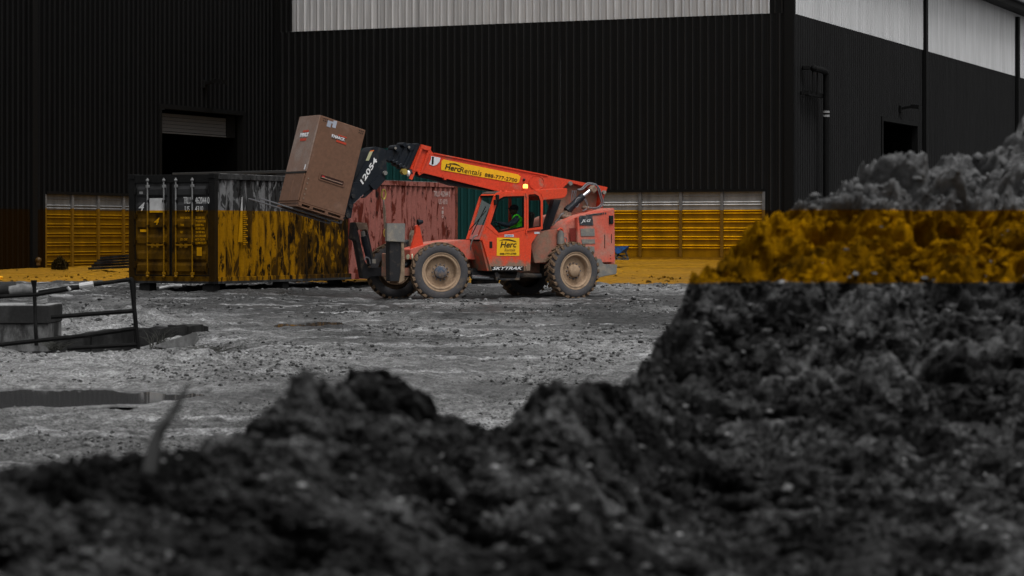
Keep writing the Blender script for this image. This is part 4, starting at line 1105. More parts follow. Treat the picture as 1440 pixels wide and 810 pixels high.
# --- boom head, carriage and forks
z6 = lambda x, y: (480 + x / 6.0, 190 + y / 6.0)
tprism('boom_head', [z6(*p) for p in ((240, 135), (262, 104), (300, 97), (375, 118), (380, 200), (388, 300), (372, 345), (372, 380), (300, 460), (275, 462), (255, 445), (190, 500), (110, 575), (90, 560), (85, 500), (100, 410), (190, 240))], -0.30, 0.16, M['black'], 0.012)
tprism('head_gusset', [z6(*p) for p in ((235, 415), (325, 338), (372, 372), (300, 460), (275, 462))], 0.16, 0.20, M['black'], 0.006)
b = MB(); c = V3(*z6(363, 320), 0.16); b.cyl(c, c + Vector((0, 0.06, 0)), 0.05, None, 14); b.build('pivot_pin', M['greyplate'], TH)
a = V3(*z6(182, 418), 0.168); c = V3(*z6(308, 212), 0.168)
text('lettering', '12054', M['whiteink'], TH, a, c - a, (0.3, 0, 1), (c - a).length, 0.115, 0.025, 0.15)
decal('caution_label', [z6(238, 140), z6(268, 134), z6(232, 215), z6(206, 215)], flat('cream_label', (0.42, 0.42, 0.26), 0.5, 0.2), 0.161, 0.006)
decal('caution_label', [z6(248, 130), z6(276, 126), z6(272, 136), z6(240, 140)], flat('orange_label', (0.75, 0.16, 0.03), 0.5, 0.2), 0.161, 0.006)
b = MB(); b.cyl(V3(*z6(100, 572), 0.12), V3(*z6(180, 500), 0.12), 0.03, None, 10); b.build('tilt_rod', M['chrome'], TH)
tprism('tilt_cylinder', [z6(*p) for p in ((165, 510), (235, 440), (270, 465), (200, 530), (185, 530))], -0.05, 0.12, M['black'], 0.01)
# carriage: tilted frame behind the load (traced at its near edge)
tprism('carriage', [z6(*p) for p in ((95, 400), (150, 395), (135, 480), (110, 560), (100, 600), (85, 700), (15, 712), (60, 560))], -0.55, 0.40, M['black'], 0.012)
for (x, y) in ((95, 515), (75, 600), (50, 680)):
    c = V3(*z6(x, y), 0.40); MB().cyl(c, c + Vector((0, 0.05, 0)), 0.05, None, 10).build('carriage_pin', M['blackmud'], TH)

# chest geometry first: its base line gives the fork angle
BYN, BYF = 0.52, -0.50
c_tl = V(448.8, 162.2, BYN); c_tr = V(516, 183.6, BYN); c_br = V(483.4, 309.7, BYN); c_bl = V(417.9, 290.3, BYN)
# average into a true rectangle
bx = Vector((c_bl[0] - c_br[0], c_bl[1] - c_br[1])); ang = math.atan2(bx.y, bx.x)
up_ = Vector((c_tr[0] - c_br[0], c_tr[1] - c_br[1]))
Lb = bx.length; Hb = (up_.length + Vector((c_tl[0] - c_bl[0], c_tl[1] - c_bl[1])).length) / 2
ang_up = math.atan2(up_.y, up_.x)
TILT = ((ang) + (ang_up - math.pi / 2)) / 2
print('chest', Lb, Hb, math.degrees(TILT), c_br, 'skew', math.degrees(ang_up - ang))
chest_o = TO.copy(); q = Vector((c_br[0], 0, c_br[1]))
Mth = Matrix.Translation(TO) @ Matrix.Rotation(math.pi + YAW, 4, 'Z')
KO = Mth @ Vector((c_br[0], 0, c_br[1]))
chest = empty('tool_chest'); chest.matrix_world = Matrix.Translation(KO) @ Matrix.Rotation(math.pi + YAW, 4, 'Z') @ Matrix.Rotation(-TILT, 4, 'Y')
tag(chest, 'tall brown steel jobsite chest tilted on the forks of the telehandler', 'tool chest')
brown = worn('brown_powder_coat', (0.140, 0.071, 0.043), (0.18, 0.105, 0.075), 0.08, 0.50, 0.3, 1.6, bump=0.03)
brownf = worn('brown_powder_coat_pale', (0.20, 0.125, 0.095), (0.24, 0.19, 0.165), 0.55, 0.6, 0.3, 2.2, bump=0.03)  # paler, greyer brown for the upper front door
L_, H_ = Lb, Hb; SK = 0.10
fl = L_        # front face plane x = L_
MB().box2((0, BYF, SK), (L_ - 0.03, BYN, H_), 0.012).build('body', brown, chest)
# front (towards -x picture side): upper lid and two lower doors
MB().box2((L_ - 0.03, BYF + 0.0, 0.80), (L_, BYN, H_), 0.010).build('upper_door', brownf, chest)
MB().box2((L_ - 0.028, BYF + 0.02, SK + 0.02), (L_ + 0.002, -0.005, 0.765), 0.008).build('lower_door', brown, chest)
MB().box2((L_ - 0.028, 0.005, SK + 0.02), (L_ + 0.002, BYN - 0.04, 0.765), 0.008).build('lower_door', brown, chest)
MB().box2((L_ - 0.05, BYF - 0.01, 0.765), (L_ + 0.012, BYN - 0.04, 0.80)).build('door_lip', M['ink'], chest)
b = MB()
for z in (0.2, 0.3, 0.42, 0.55, 0.66): b.cyl((L_ - 0.10, BYN, z), (L_ - 0.10, BYN + 0.012, z), 0.018, None, 8)
b.build('rivets', M['brownsteel'], chest)
for (x0, z0) in ((L_ - 0.12, H_ - 0.10), (0.06, H_ - 0.10)):
    b = MB()
    for i_ in range(3):
        for j_ in range(2): b.cyl((x0 - i_ * -0.045 * (1 if x0 < 0.5 else -1), BYN, z0 + j_ * 0.05), (x0 - i_ * -0.045 * (1 if x0 < 0.5 else -1), BYN + 0.006, z0 + j_ * 0.05), 0.013, None, 8)
    b.build('vent_holes', M['ink'], chest)
# recessed side handle: dark slot with lip and bar
hz0 = 0.80; hx0, hx1 = 0.20, 0.86
rim_ = [(hx0, hz0 - 0.09), (hx1, hz0 - 0.09), (hx1, hz0 + 0.06), (hx0, hz0 + 0.06)]
rin = [(hx0 + 0.03, hz0 - 0.065), (hx1 - 0.03, hz0 - 0.065), (hx1 - 0.03, hz0 + 0.035), (hx0 + 0.03, hz0 + 0.035)]
hr = MB().ring(rim_, rin, BYN - 0.02, BYN + 0.014).build('handle_recess', brown, chest)
MB().prism(rin, BYN - 0.01, BYN + 0.002).build('recess_back', worn('recess_dark', (0.05, 0.02, 0.014), (0.09, 0.05, 0.035), 0.4), hr)
b = MB(); b.cyl((hx0 + 0.06, BYN + 0.012, hz0 - 0.025), (hx1 - 0.06, BYN + 0.012, hz0 - 0.025), 0.013, None, 8); b.build('handle_bar', worn('bar_brown', (0.22, 0.14, 0.1), (0.3, 0.2, 0.16), 0.4), hr)
b = MB(); b.box((hx1 - 0.10, BYN + 0.006, hz0), (0.07, 0.012, 0.04)); b.build('red_tag', flat('red_tag', (0.35, 0.02, 0.02)), hr)
# skid base with fork pockets
b = MB()
b.box2((0, BYF, 0.075), (L_, BYN, SK))
for x in (0.02, L_ * 0.35, L_ * 0.68, L_ - 0.10): b.box2((x, BYF, 0), (x + 0.08, BYN, 0.077))
b.box2((0, BYF, -0.01), (L_, BYF + 0.08, 0.02)); b.box2((0, BYN - 0.08, -0.01), (L_, BYN, 0.02))
b.build('skid', brown, chest)
# stickers: maker's mark on two faces, paper labels
wht = flat('sticker_white', (0.60, 0.60, 0.62), 0.5, 0.2); redk = flat('sticker_red', (0.42, 0.05, 0.025), 0.5, 0.2)
def stick(face, u0, u1, z0, z1, mat, name='sticker'):
    if face == 's': return MB().box2((u0, BYN + 0.013, z0), (u1, BYN + 0.016, z1)).build(name, mat, chest)
    return MB().box2((L_ + 0.001, u0, z0), (L_ + 0.004, u1, z1)).build(name, mat, chest)
# side face reads from front (+x) to back (-x)
def stext(s, x, z, w, h, mat, off=0.0): return text('lettering', s, mat, chest, (x, BYN + 0.002, z), (-1, 0, 0), (0, 0, 1), w, h, off, thick=0.018)
zl = H_ - 0.40
stext('KNAACK', 0.80, zl, 0.34, 0.07, wht, 0.03); 
MB().box2((0.42, BYN + 0.001, zl + 0.08), (0.64, BYN + 0.010, zl + 0.105)).build('sticker', redk, chest)
MB().box2((0.40, BYN + 0.001, zl - 0.065), (0.66, BYN + 0.010, zl - 0.02)).build('sticker', redk, chest)
MB().box2((0.88, BYN + 0.001, H_ - 0.20), (0.98, BYN + 0.006, H_ - 0.06)).build('paper_label', flat('pale_blue_label', (0.30, 0.32, 0.38)), chest)
MB().box2((0.75, BYN + 0.001, H_ - 0.18), (0.84, BYN + 0.006, H_ + -0.02)).build('paper_label', flat('pale_blue_label2', (0.34, 0.36, 0.42)), chest)
MB().box2((0.84, BYN + 0.001, H_ - 0.10), (0.88, BYN + 0.006, H_ - 0.06)).build('paper_label', flat('pale_blue_label3', (0.34, 0.36, 0.42)), chest)
# front face reads from -y side to +y side when seen from +x ... left in the picture is -y
def ftext(s, y, z, w, h, mat, off=0.0): return text('lettering', s, mat, chest, (L_ + 0.001, y, z), (0, 1, 0), (0, 0, 1), w, h, off, thick=0.008)
zf = H_ - 0.62 + 0.12
ftext('KNAACK', -0.22, zf, 0.42, 0.10, wht, 0.05)
MB().box2((L_ + 0.001, -0.12, zf + 0.11), (L_ + 0.006, 0.16, zf + 0.16)).build('sticker', redk, chest)
MB().box2((L_ + 0.001, -0.16, zf - 0.09), (L_ + 0.006, 0.14, zf - 0.03)).build('sticker', redk, chest)
MB().box2((L_ + 0.001, 0.40, 0.84), (L_ + 0.006, 0.45, 0.96)).build('paper_label', wht, chest)
# forks in the machine's frame, following the chest base
fd = Vector((math.cos(TILT), 0, math.sin(TILT))); fu = Vector((-math.sin(TILT), 0, math.cos(TILT)))
f0 = Vector((c_br[0], 0, c_br[1]))
for y in (-0.36, 0.20):
    b = MB(); base = f0 + Vector((0, y, 0)) - fu * 0.045
    tip = base + fd * 1.98
    b.bar(base - fd * 0.08, tip, 0.09, 0.024, fu); b.bar(base - fd * 0.08 - fu * .0, base - fd * 0.08 + fu * 0.55, 0.11, 0.05, fd)
    b.build('fork', M['hose'], TH)

# --- stabilisers at the front
z7 = lambda x, y: (480 + x / 7.37, 290 + y / 7.37)
tprism('stabiliser_leg', [z7(*p) for p in ((130, 168), (150, 168), (175, 260), (240, 560), (290, 640), (500, 632), (500, 715), (300, 735), (275, 752), (225, 748), (155, 362), (112, 335))], -1.02, -0.82, M['darksteel'], 0.01)
tprism('leg_plate', [z7(*p) for p in ((150, 166), (265, 172), (285, 258), (265, 255), (255, 240), (180, 245))], -1.05, -0.80, M['brownsteel'], 0.006)
b = MB(); b.cyl(V3(*z7(230, 310), -0.78), V3(*z7(300, 590), -0.78), 0.075, None, 14); b.build('stabiliser_cylinder', M['black'], TH)
b = MB(); b.cyl(V3(*z7(222, 258), -0.78), V3(*z7(232, 330), -0.78), 0.05, None, 10); b.build('cylinder_eye', M['greyplate'], TH)
tprism('leg_rib', [z7(*p) for p in ((262, 190), (275, 250), (340, 560), (325, 580), (315, 545), (255, 260))], -0.98, -0.90, M['blackmud'], 0.004)
rib([z7(245, 560), z7(255, 530), z7(290, 545), z7(300, 600)], .018, M['hose'], 'hose', -0.70)
b = MB(); b.box(V3(*z7(325, 570), -0.76), (0.1, 0.12, 0.1)); b.build('cylinder_clamp', M['greyplate'], TH)
# near side stabiliser: column with a square plate on top
tprism('stabiliser_leg', [z7(*p) for p in ((503, 350), (655, 350), (655, 420), (640, 780), (505, 778), (500, 560))], 0.70, 0.90, M['darksteel'], 0.01)
tprism('leg_mud', [z7(*p) for p in ((622, 370), (650, 360), (660, 560), (655, 770), (600, 800), (618, 700), (625, 500))], 0.86, 0.93, worn('caked_mud', (0.26, 0.19, 0.13), (0.14, 0.10, 0.07), 0.5, 0.95, 0.05, 10, bump=.4), 0.008)
tprism('leg_plate', [z7(*p) for p in ((475, 176), (663, 178), (658, 372), (472, 362))], 0.86, 0.95, M['greyplate'], 0.006)
tprism('stabiliser_beam', [z7(*p) for p in ((480, 632), (760, 640), (760, 722), (480, 728))], 0.30, 0.60, M['mudred'], 0.01)
tprism('front_cross_beam', [z7(*p) for p in ((655, 380), (735, 345), (735, 480), (655, 470))], -0.2, 0.2, M['blackmud'], 0.01)
b = MB(); b.cyl(V3(*z7(660, 620), 0.5), V3(*z7(770, 520), 0.5), 0.05, None, 10); b.build('steer_rod', M['black'], TH)
tprism('tow_bracket', [z7(*p) for p in ((720, 440), (725, 300), (745, 245), (770, 260), (770, 420))], 0.2, 0.32, M['brownsteel'], 0.006)
MB().sphere(V3(579.5, 361, 0.74), 0.05, 2, (.4, .6, 1.4)).build('side_marker', flat('cream_lens', (0.6, 0.58, 0.4), 0.2, 0.5), TH)
b = MB()
b.cyl((2.2, -0.9, 0.62), (2.2, 0.85, 0.62), 0.07, None, 8); b.build('stabiliser_axle', M['blackmud'], TH)

# --- lifting chain hanging from the boom head
chain = empty('lifting_chain'); chain.matrix_world = Mth @ Matrix.Translation(V3(539, 264, 0.0))
tag(chain, 'yellowed lifting chain with a large ring hanging below the boom head', 'chain')
def clink(c, rx, rz, r, turn):
    b = MB(); N = 14
    f_ = lambda a: Vector(((rx * math.cos(a)) * math.cos(turn), (rx * math.cos(a)) * math.sin(turn), rz * math.sin(a))) + c
    for k in range(N): b.cyl(f_(2 * math.pi * k / N), f_(2 * math.pi * (k + 1) / N), r, None, 6)
    return b
c0 = V3(539, 264, 0.0)
clink(V3(539.5, 273.5, 0) - c0, 0.065, 0.115, 0.020, 0.3).build('chain_ring', M['brass'], chain)
clink(V3(539.5, 284.5, 0) - c0, 0.04, 0.06, 0.013, 1.2).build('chain_link', M['greyplate'], chain)
lm = clink(Vector((0, 0, 0)), 0.028, 0.038, 0.013, 0).mesh('chain_link'); lm.materials.append(M['brownsteel'])
for k in range(14):
    o = link_mesh('chain_link', lm, None, chain); o.location = V3(540 + k * 0.13, 290 + k * 2.35, 0) - c0; o.rotation_euler = (0, 0, (k % 2) * 1.5 + 0.3)
clink(V3(541.5, 327.5, 0) - c0, 0.035, 0.085, 0.014, 0.1).build('chain_hook', M['brass'], chain)

# ------------------------------------------------------------------ driver
def skin(name, verts, edges, mat, parent, sub=1, root=0):
    me = bpy.data.meshes.new(name); me.from_pydata([v[:3] for v in verts], edges, []); me.update()
    o = bpy.data.objects.new(name, me); COL.objects.link(o)
    sk = o.modifiers.new('s', 'SKIN')
    lay = me.skin_vertices[0].data if me.skin_vertices else None
    if lay is None:
        bm = bmesh.new(); bm.from_mesh(me); bm.verts.layers.skin.verify(); bm.to_mesh(me); bm.free(); lay = me.skin_vertices[0].data
    for i, v in enumerate(verts):
        r = v[3]; lay[i].radius = (r, r) if not isinstance(r, tuple) else r; lay[i].use_root = (i == root)
    ss = o.modifiers.new('u', 'SUBSURF'); ss.levels = sub; ss.render_levels = sub
    dg = bpy.context.evaluated_depsgraph_get(); dg.update()
    m2 = bpy.data.meshes.new_from_object(o.evaluated_get(dg)); bpy.data.objects.remove(o)
    for p in m2.polygons: p.use_smooth = True
    m2.materials.clear(); return link_mesh(name, m2, mat, parent)
dr0 = V3(725, 330, 0.84)
person = empty('person'); person.matrix_world = Mth @ Matrix.Translation(dr0)
tag(person, 'driver in dark cap, dark shirt and bright green safety vest reaching for the steering wheel', 'person')
def dp(px, py, dy=0.0): v_ = V3(px, py, 0.84 + dy) - dr0; return (v_.x, v_.y, v_.z)
hd = dp(722.5, 295.5); nk = dp(725.5, 303.5)
cloth = flat('dark_blue_shirt', (0.035, 0.045, 0.06), 0.8, 0.1); skinm = flat('dark_skin', (0.075, 0.040, 0.028), 0.55, 0.3)
bodyV = [(*dp(728, 329), 0.15), (*dp(728, 321), 0.15), (*dp(727.5, 312), (0.13, 0.17)), (*dp(726.5, 306.5), (0.10, 0.14)), (*nk, 0.058), (*hd, 0.05)]
bodyE = [(0, 1), (1, 2), (2, 3), (3, 4), (4, 5)]
def addchain(pts, start):
    p = start
    for q in pts: bodyV.append(q); bodyE.append((p, len(bodyV) - 1)); p = len(bodyV) - 1
    return p
for sd in (1, -1):
    sh = dp(726.5, 307, 0.19 * sd); el = dp(715, 316.0, 0.22 * sd); wr = dp(701.5, 313.2, 0.15 * sd)
    k = addchain([(*sh, 0.062), (*el, 0.045), (*wr, 0.03), (wr[0] + 0.06, wr[1], wr[2] + 0.01, 0.032)], 3)
    palm = Vector((wr[0] + 0.06, wr[1], wr[2] + 0.01))
    for j, (oy, ln) in enumerate(((-0.028, .07), (-0.010, .08), (0.010, .078), (0.028, .065))):
        q = palm + Vector((0.035, oy, 0.005)); addchain([(q.x, q.y, q.z, .010), (q.x + ln * .5, q.y, q.z - .004, .009), (q.x + ln * .7, q.y, q.z - .035, .008)], k)
    q = palm + Vector((0.0, -0.04 * sd, 0.0)); addchain([(q.x, q.y, q.z, .011), (q.x + .035, q.y - .01 * sd, q.z - .015, .009)], k)
    hip = dp(727.5, 330, 0.10 * sd); kn = (hip[0] + 0.44, hip[1], hip[2] + 0.02); ft = (kn[0] + 0.10, kn[1], kn[2] - 0.42)
    addchain([(*hip, 0.09), (*kn, 0.062), (*ft, 0.045), (ft[0] + .16, ft[1], ft[2] - .04, .04)], 0)
skin('body', bodyV, bodyE, cloth, person, 1)
# head with nose, chin, ears
b = MB(); hc = Vector(hd)
b.sphere(hc + Vector((0, 0, 0.01)), 0.1, 3, (0.98, 0.78, 1.18))
b.sphere(hc + Vector((0.055, 0, -0.055)), 0.05, 2, (1, 1, .9)); b.sphere(hc + Vector((0.10, 0, -0.005)), 0.018, 2, (1.2, .8, 1.4)); b.sphere(hc + Vector((0.092, 0, -0.045)), 0.016, 2, (1, 1.6, .6))
for sd in (1, -1): b.sphere(hc + Vector((-0.005, 0.078 * sd, -0.005)), 0.022, 2, (.7, .35, 1.3)); b.sphere(hc + Vector((0.085, 0.03 * sd, 0.02)), 0.012, 2)
b.cyl(hc + Vector((-0.01, 0, -0.06)), Vector(nk), 0.05, 0.055, 12); b.build('head', skinm, person)
b = MB(); b.sphere(hc + Vector((-0.012, 0, 0.045)), 0.108, 3, (1.04, 0.86, 0.82)); b.box(hc + Vector((0.12, 0, 0.045)), (0.09, 0.13, 0.012), Matrix.Rotation(R(8), 3, 'Y'), .004); b.build('cap', flat('dark_cap', (0.018, 0.020, 0.028), 0.8, 0.1), person)
b = MB(); b.cyl(hc + Vector((0.095, 0.035, 0.02)), hc + Vector((0.0, 0.085, 0.02)), 0.006, None, 6); b.box(hc + Vector((0.098, 0.03, 0.018)), (0.006, 0.05, 0.03)); b.box(hc + Vector((0.098, -0.03, 0.018)), (0.006, 0.05, 0.03)); b.build('safety_glasses', M['ink'], person)
b = MB(); vt = flat('hi_vis_green', (0.10, 0.80, 0.03), 0.6, 0.2)
b.sphere(dp(727.8, 320.5), 0.2, 3, (0.86, 1.04, 1.0)); b.sphere(dp(727.5, 313), 0.18, 3, (0.80, 1.02, .9)); b.build('safety_vest', vt, person)
for sd in (1, -1):
    b = MB(); b.tube([dp(722, 313, .15 * sd), dp(722.5, 307.5, .13 * sd), dp(726, 303.8, .12 * sd), dp(730, 306, .13 * sd), dp(733, 313, .15 * sd)], 0.045, 8); b.build('vest_strap', vt, person)
# fastened pieces of the near arm over the vest
b = MB(); b.tube([dp(727, 307.5, .2), dp(722, 313, .235), dp(714, 316.2, .225), dp(707, 315.2, .2), dp(702, 313.4, .16)], lambda t_: 0.075 - 0.035 * t_, 10); b.build('sleeve', cloth, person)

# ------------------------------------------------------------------ left foreground of the yard: rail, concrete, poles
def world_bar(b, a, c, r, n=8): b.cyl(a, c, r, None, n)
RD = 32.5
gate = empty('pipe_railing', P(195, 490, RD)); tag(gate, 'leaning black pipe railing beside the concrete block at the left edge', 'railing')
g0 = P(195, 490, RD); blackp = worn('black_pipe_paint', (0.004, 0.004, 0.004), (0.015, 0.015, 0.015), 0.3, 0.6, 0.1, 4)
def gp(px, py, D=RD): return P(px, py, D) - g0
def gbar(name, pts, r, mat=blackp):
    b = MB(); 
    for a, c in zip(pts, pts[1:]): b.cyl(gp(*a), gp(*c), r, None, 8)
    return b.build(name, mat, gate)
gbar('post', [(184.5, 391, 32.5), (194.5, 491, 32.5)], 0.030); gbar('post', [(189, 394, 33.2), (190, 489, 33.2)], 0.02)
b = MB(); b.cyl(gp(48, 395), gp(51, 486), 0.026, None, 8); b.cyl(gp(47.7, 394), gp(48, 404), 0.045, 0.026, 8); b.build('post', blackp, gate)
gbar('rail', [(186, 392.5), (130, 400.5), (96, 407), (52, 414), (-30, 419)], 0.028)
gbar('rail', [(186, 394, 33), (100, 403.5, 33), (54, 410, 33)], 0.018)
gbar('rail', [(189, 437), (72, 446)], 0.030); gbar('rail', [(192, 461.5), (120, 472), (54, 479), (-30, 488)], 0.030); gbar('rail', [(193, 484.5), (95, 490)], 0.028)
gbar('white_sleeve', [(112, 402.2, 32.45), (131, 399.4, 32.45)], 0.042, flat('white_plastic', (0.45, 0.45, 0.45), 0.5, 0.3)); gbar('white_strap', [(95, 403.5, 32.4), (99, 408, 32.4)], 0.02, flat('white_plastic2', (0.3, 0.3, 0.3), 0.5, 0.3))

def concrete(name, a=0.06, b_=0.17):
    t = NT(name); p = t.pos(); n_ = t.noise(t.mapped(p, (2, 2, 0.8)), 1.5, 7, .65)
    c = t.ramp(n_, 0.42, 0.58, (a,) * 3, (b_,) * 3); f_ = t.noise(p, 25, 5, .7)
    c = t.mix(.5, c, t.ramp(f_, .3, .7, (.6,) * 3, (1.3,) * 3), 'MULTIPLY'); t.bump(f_, .3, .01); return t.set(c, .9, .1)
cm = concrete('stained_concrete', 0.03, 0.15)
# concrete block with a cap course
blk = empty('concrete_block', P(68, 490, 34.0)); tag(blk, 'square stained concrete block behind the pipe railing at the left edge', 'concrete block')
e0 = P(68, 490, 34.0)
MB().box2((-1.6, -0.02, -0.05), (0, 1.0, 0.35), 0.01).build('base_course', cm, blk)
MB().box2((-1.62, -0.05, 0.353), (0.01, 1.02, 0.60), 0.01).build('cap_course', concrete('dark_concrete', 0.020, 0.035), blk)
MB().box2((-1.62, -0.045, 0.603), (0.005, 1.0, 0.618), 0.004).build('top_skim', concrete('pale_concrete', 0.18, 0.28), blk)
# plank on the block
o = MB().box((0, 0, 0), (0.32, 0.14, 0.07), None, 0.01).build('plank', concrete('grey_wood', 0.12, 0.2)); o.location = P(52, 426.5, 34.3); o.rotation_euler = (0, R(-14), 0); tag(o, 'short grey plank end lying on top of the concrete block', 'plank')
# low broken kerb wall
kw = empty('broken_kerb', P(180, 490, 34)); tag(kw, 'low dark broken concrete kerb running right from the railing', 'kerb'); k0 = P(180, 490, 34)
dk = concrete('dark_wet_concrete', 0.008, 0.024)
segs = [((70, 474, 34.3), (128, 468, 34.6), 497), ((128, 468, 34.6), (190, 462, 35.0), 493), ((190, 462, 35.0), (262, 458, 35.8), 490), ((262, 458, 35.8), (293, 457, 36.6), 480)]
for a, c, yb in segs:
    A = P(*a) - k0; Bq = P(*c) - k0; b = MB(); dv = Vector((Bq.x - A.x, Bq.y - A.y, 0)).normalized(); nr_ = Vector((-dv.y, dv.x, 0))
    zb = -0.5
    nseg = 6; top_ = []
    vs = []
    for k in range(nseg + 1):
        q = A.lerp(Bq, k / nseg); jz = random.uniform(-0.03, 0.015); jy = random.uniform(-0.03, 0.03)
        vs.append([b.bm.verts.new(v_) for v_ in ((q.x + nr_.x * jy, q.y + nr_.y * jy, zb), (q.x + nr_.x * jy, q.y + nr_.y * jy, q.z + jz), (q.x + nr_.x * .3, q.y + nr_.y * .3, q.z + jz), (q.x + nr_.x * .3, q.y + nr_.y * .3, zb))])
    for r0, r1 in zip(vs, vs[1:]):
        for i_ in range(4): b.bm.faces.new((r0[i_], r1[i_], r1[(i_ + 1) % 4], r0[(i_ + 1) % 4]))
    b.bm.faces.new(vs[0]); b.bm.faces.new(vs[-1][::-1]); bmesh.ops.recalc_face_normals(b.bm, faces=b.bm.faces)
    b.build('kerb_piece', dk, kw)
o = MB().prism([(0, 0), (0.62, 0.20), (0.66, 0.10), (0.60, 0.02), (0.2, -0.03)], 0, 0.06, 0.004).build('broken_board', concrete('pale_board', 0.10, 0.18)); o.location = P(213, 487, 33.4); tag(o, 'pale wedge shaped broken board leaning on the dark kerb', 'board')
o = MB().box((0, 0, 0), (0.30, 0.2, 0.04), None, 0.01).build('flat_stone', concrete('pale_stone_slab', 0.2, 0.3)); o.location = P(141, 458.5, 38) ; tag(o, 'flat pale slab lying left of the kerb behind the railing', 'slab')
# dry weeds by the kerb
def weeds(name, px, py, D, nb, h, lab, mat, spread=0.35):
    r0 = empty(name, P(px, py, D)); tag(r0, lab, 'weed'); b = MB()
    for k in range(nb):
        a = random.uniform(0, 6.28); q = random.uniform(.2, 1) * spread; hh = h * random.uniform(.5, 1)
        s0 = Vector((random.uniform(-.3, .3) * spread, random.uniform(-.3, .3) * spread, -0.03)); e = s0 + Vector((math.cos(a) * q, math.sin(a) * q, hh))
        mid = (s0 + e) / 2 + Vector((0, 0, hh * .25)); b.tube([s0, mid, e], lambda t_: 0.006 * (1.1 - t_), 3)
    b.build('stems', mat, r0); return r0
wm = flat('dry_stems', (0.05, 0.05, 0.045), 0.9, 0.1)
weeds('dry_weeds', 222, 488, 33.6, 34, 0.30, 'dry grass tuft against the dark kerb beside the pale board', wm)
weeds('dry_weeds', 78, 489, 33.2, 60, 0.14, 'low dry weeds at the foot of the concrete block', wm, 0.3)
weeds('dry_weeds', 300, 492, 31.5, 40, 0.10, 'flattened dry weeds right of the kerb end', wm, 0.5)
# dirt-crusted poles lying behind the railing
for k, (a, c, r, lab, col_) in enumerate([((14, 410, 42), (47, 408, 42), 0.10, 'pale wrapped bundle lying behind the railing post', (0.15, .15, .15)), ((-20, 411, 43), (22, 405, 43), 0.13, 'grey dirt covered pipe at the left edge behind the railing', (.04, .04, .04)),
                                      ((52, 412, 40), (92, 409, 40), 0.05, 'pale pole lying in the dirt right of the thin railing post', (.25, .25, .25)), ((224, 405.5, 50), (256, 401.8, 50), 0.03, 'pale stick lying in front of the container doors', (.3, .3, .3))]):
    b = MB(); A = P(*a); Cq = P(*c); b.tube([Vector((0, 0, 0)), (Cq - A) * .5 + Vector((0, 0, .02)), Cq - A], r, 7); o = b.build('fallen_pole', concrete('pole_%d' % k, col_[0] * .7, col_[0] * 1.2)); o.location = A; tag(o, lab, 'pole')
# small upright marks in the big puddle
for k, (px_, lab) in enumerate(((48, 'thin stake standing in the big puddle left'), (67, 'second pale stake in the big puddle'))): pass

# ------------------------------------------------------------------ things by the building
lz = 0.36
lg = empty('timber_stack', P(150, 379, 77.0)); l0_ = P(150, 379, 77.0); tag(lg, 'dark stack of boards lying before the left ribbed wall', 'timber stack')
dkw = concrete('charred_boards', 0.004, 0.014)
for k in range(5):
    b = MB(); z = k * 0.085 + 0.03; x0 = -0.55 + k * 0.09; 
    b.bar((x0, 0.05 * (k % 2), z), (1.6, 0.05 * (k % 2), z + 0.10 + 0.012 * k), 0.5 - 0.05 * k, 0.075); b.build('board', dkw, lg)
# bush
def bush(px, py, D, r, lab):
    root = empty('bush', P(px, py, D)); tag(root, lab, 'bush')
    V_ = []; Fc = []
    for k in range(900):
        a = random.uniform(0, 6.28); e = random.uniform(0, 1) ** .6; q = Vector((math.cos(a) * r * e * .9, math.sin(a) * r * e * .6, random.uniform(0, 1) * r * 1.5 * (1 - e * .6)))
        d1_ = Vector((random.gauss(0, 1), random.gauss(0, 1), random.gauss(0, 1))).normalized() * 0.07; d2_ = d1_.cross(Vector((random.gauss(0, 1), random.gauss(0, 1), random.gauss(0, 1)))).normalized() * 0.022
        i0 = len(V_); V_ += [tuple(q - d1_), tuple(q + d2_), tuple(q + d1_), tuple(q - d2_)]; Fc.append((i0, i0 + 1, i0 + 2, i0 + 3))
    me = bpy.data.meshes.new('foliage'); me.from_pydata(V_, [], Fc); me.update(); link_mesh('foliage', me, flat('dark_foliage', (0.022, 0.014, 0.002), 0.8, 0.1), root)
    b = MB()
    for k in range(8): b.cyl((0, 0, -0.05), (random.uniform(-.3, .3) * r, random.uniform(-.2, .2) * r, r * random.uniform(.6, 1.1)), 0.015, 0.006, 5)
    b.build('stems', flat('bush_stem', (0.02, 0.012, 0.004)), root)
bush(84, 378, 79.5, 0.30, 'small dark bush growing before the left ribbed wall')
b = MB(); b.sphere((0, 0, 0), 0.11, 2, (1, .7, 1)); b.box((0, 0, -.12), (.12, .1, .1)); o = b.build('hose_reel', flat('ochre_fixture', (0.06, 0.028, 0.002), 0.5, 0.3)); o.location = P(54, 366, 81.2); tag(o, 'small ochre fixture on the foot of the black wall left', 'fixture')
b = MB(); b.sphere((0, 0, 0), 0.06, 2, (1.2, .8, .7)); b.box((0, 0, -.06), (.1, .08, .04)); o = b.build('yellow_marker', flat('bright_ochre', (0.75, 0.36, 0.002), 0.5, 0.3)); o.location = P(1, 390, 69); tag(o, 'bright yellow marker on the ochre ground at the left edge', 'marker')
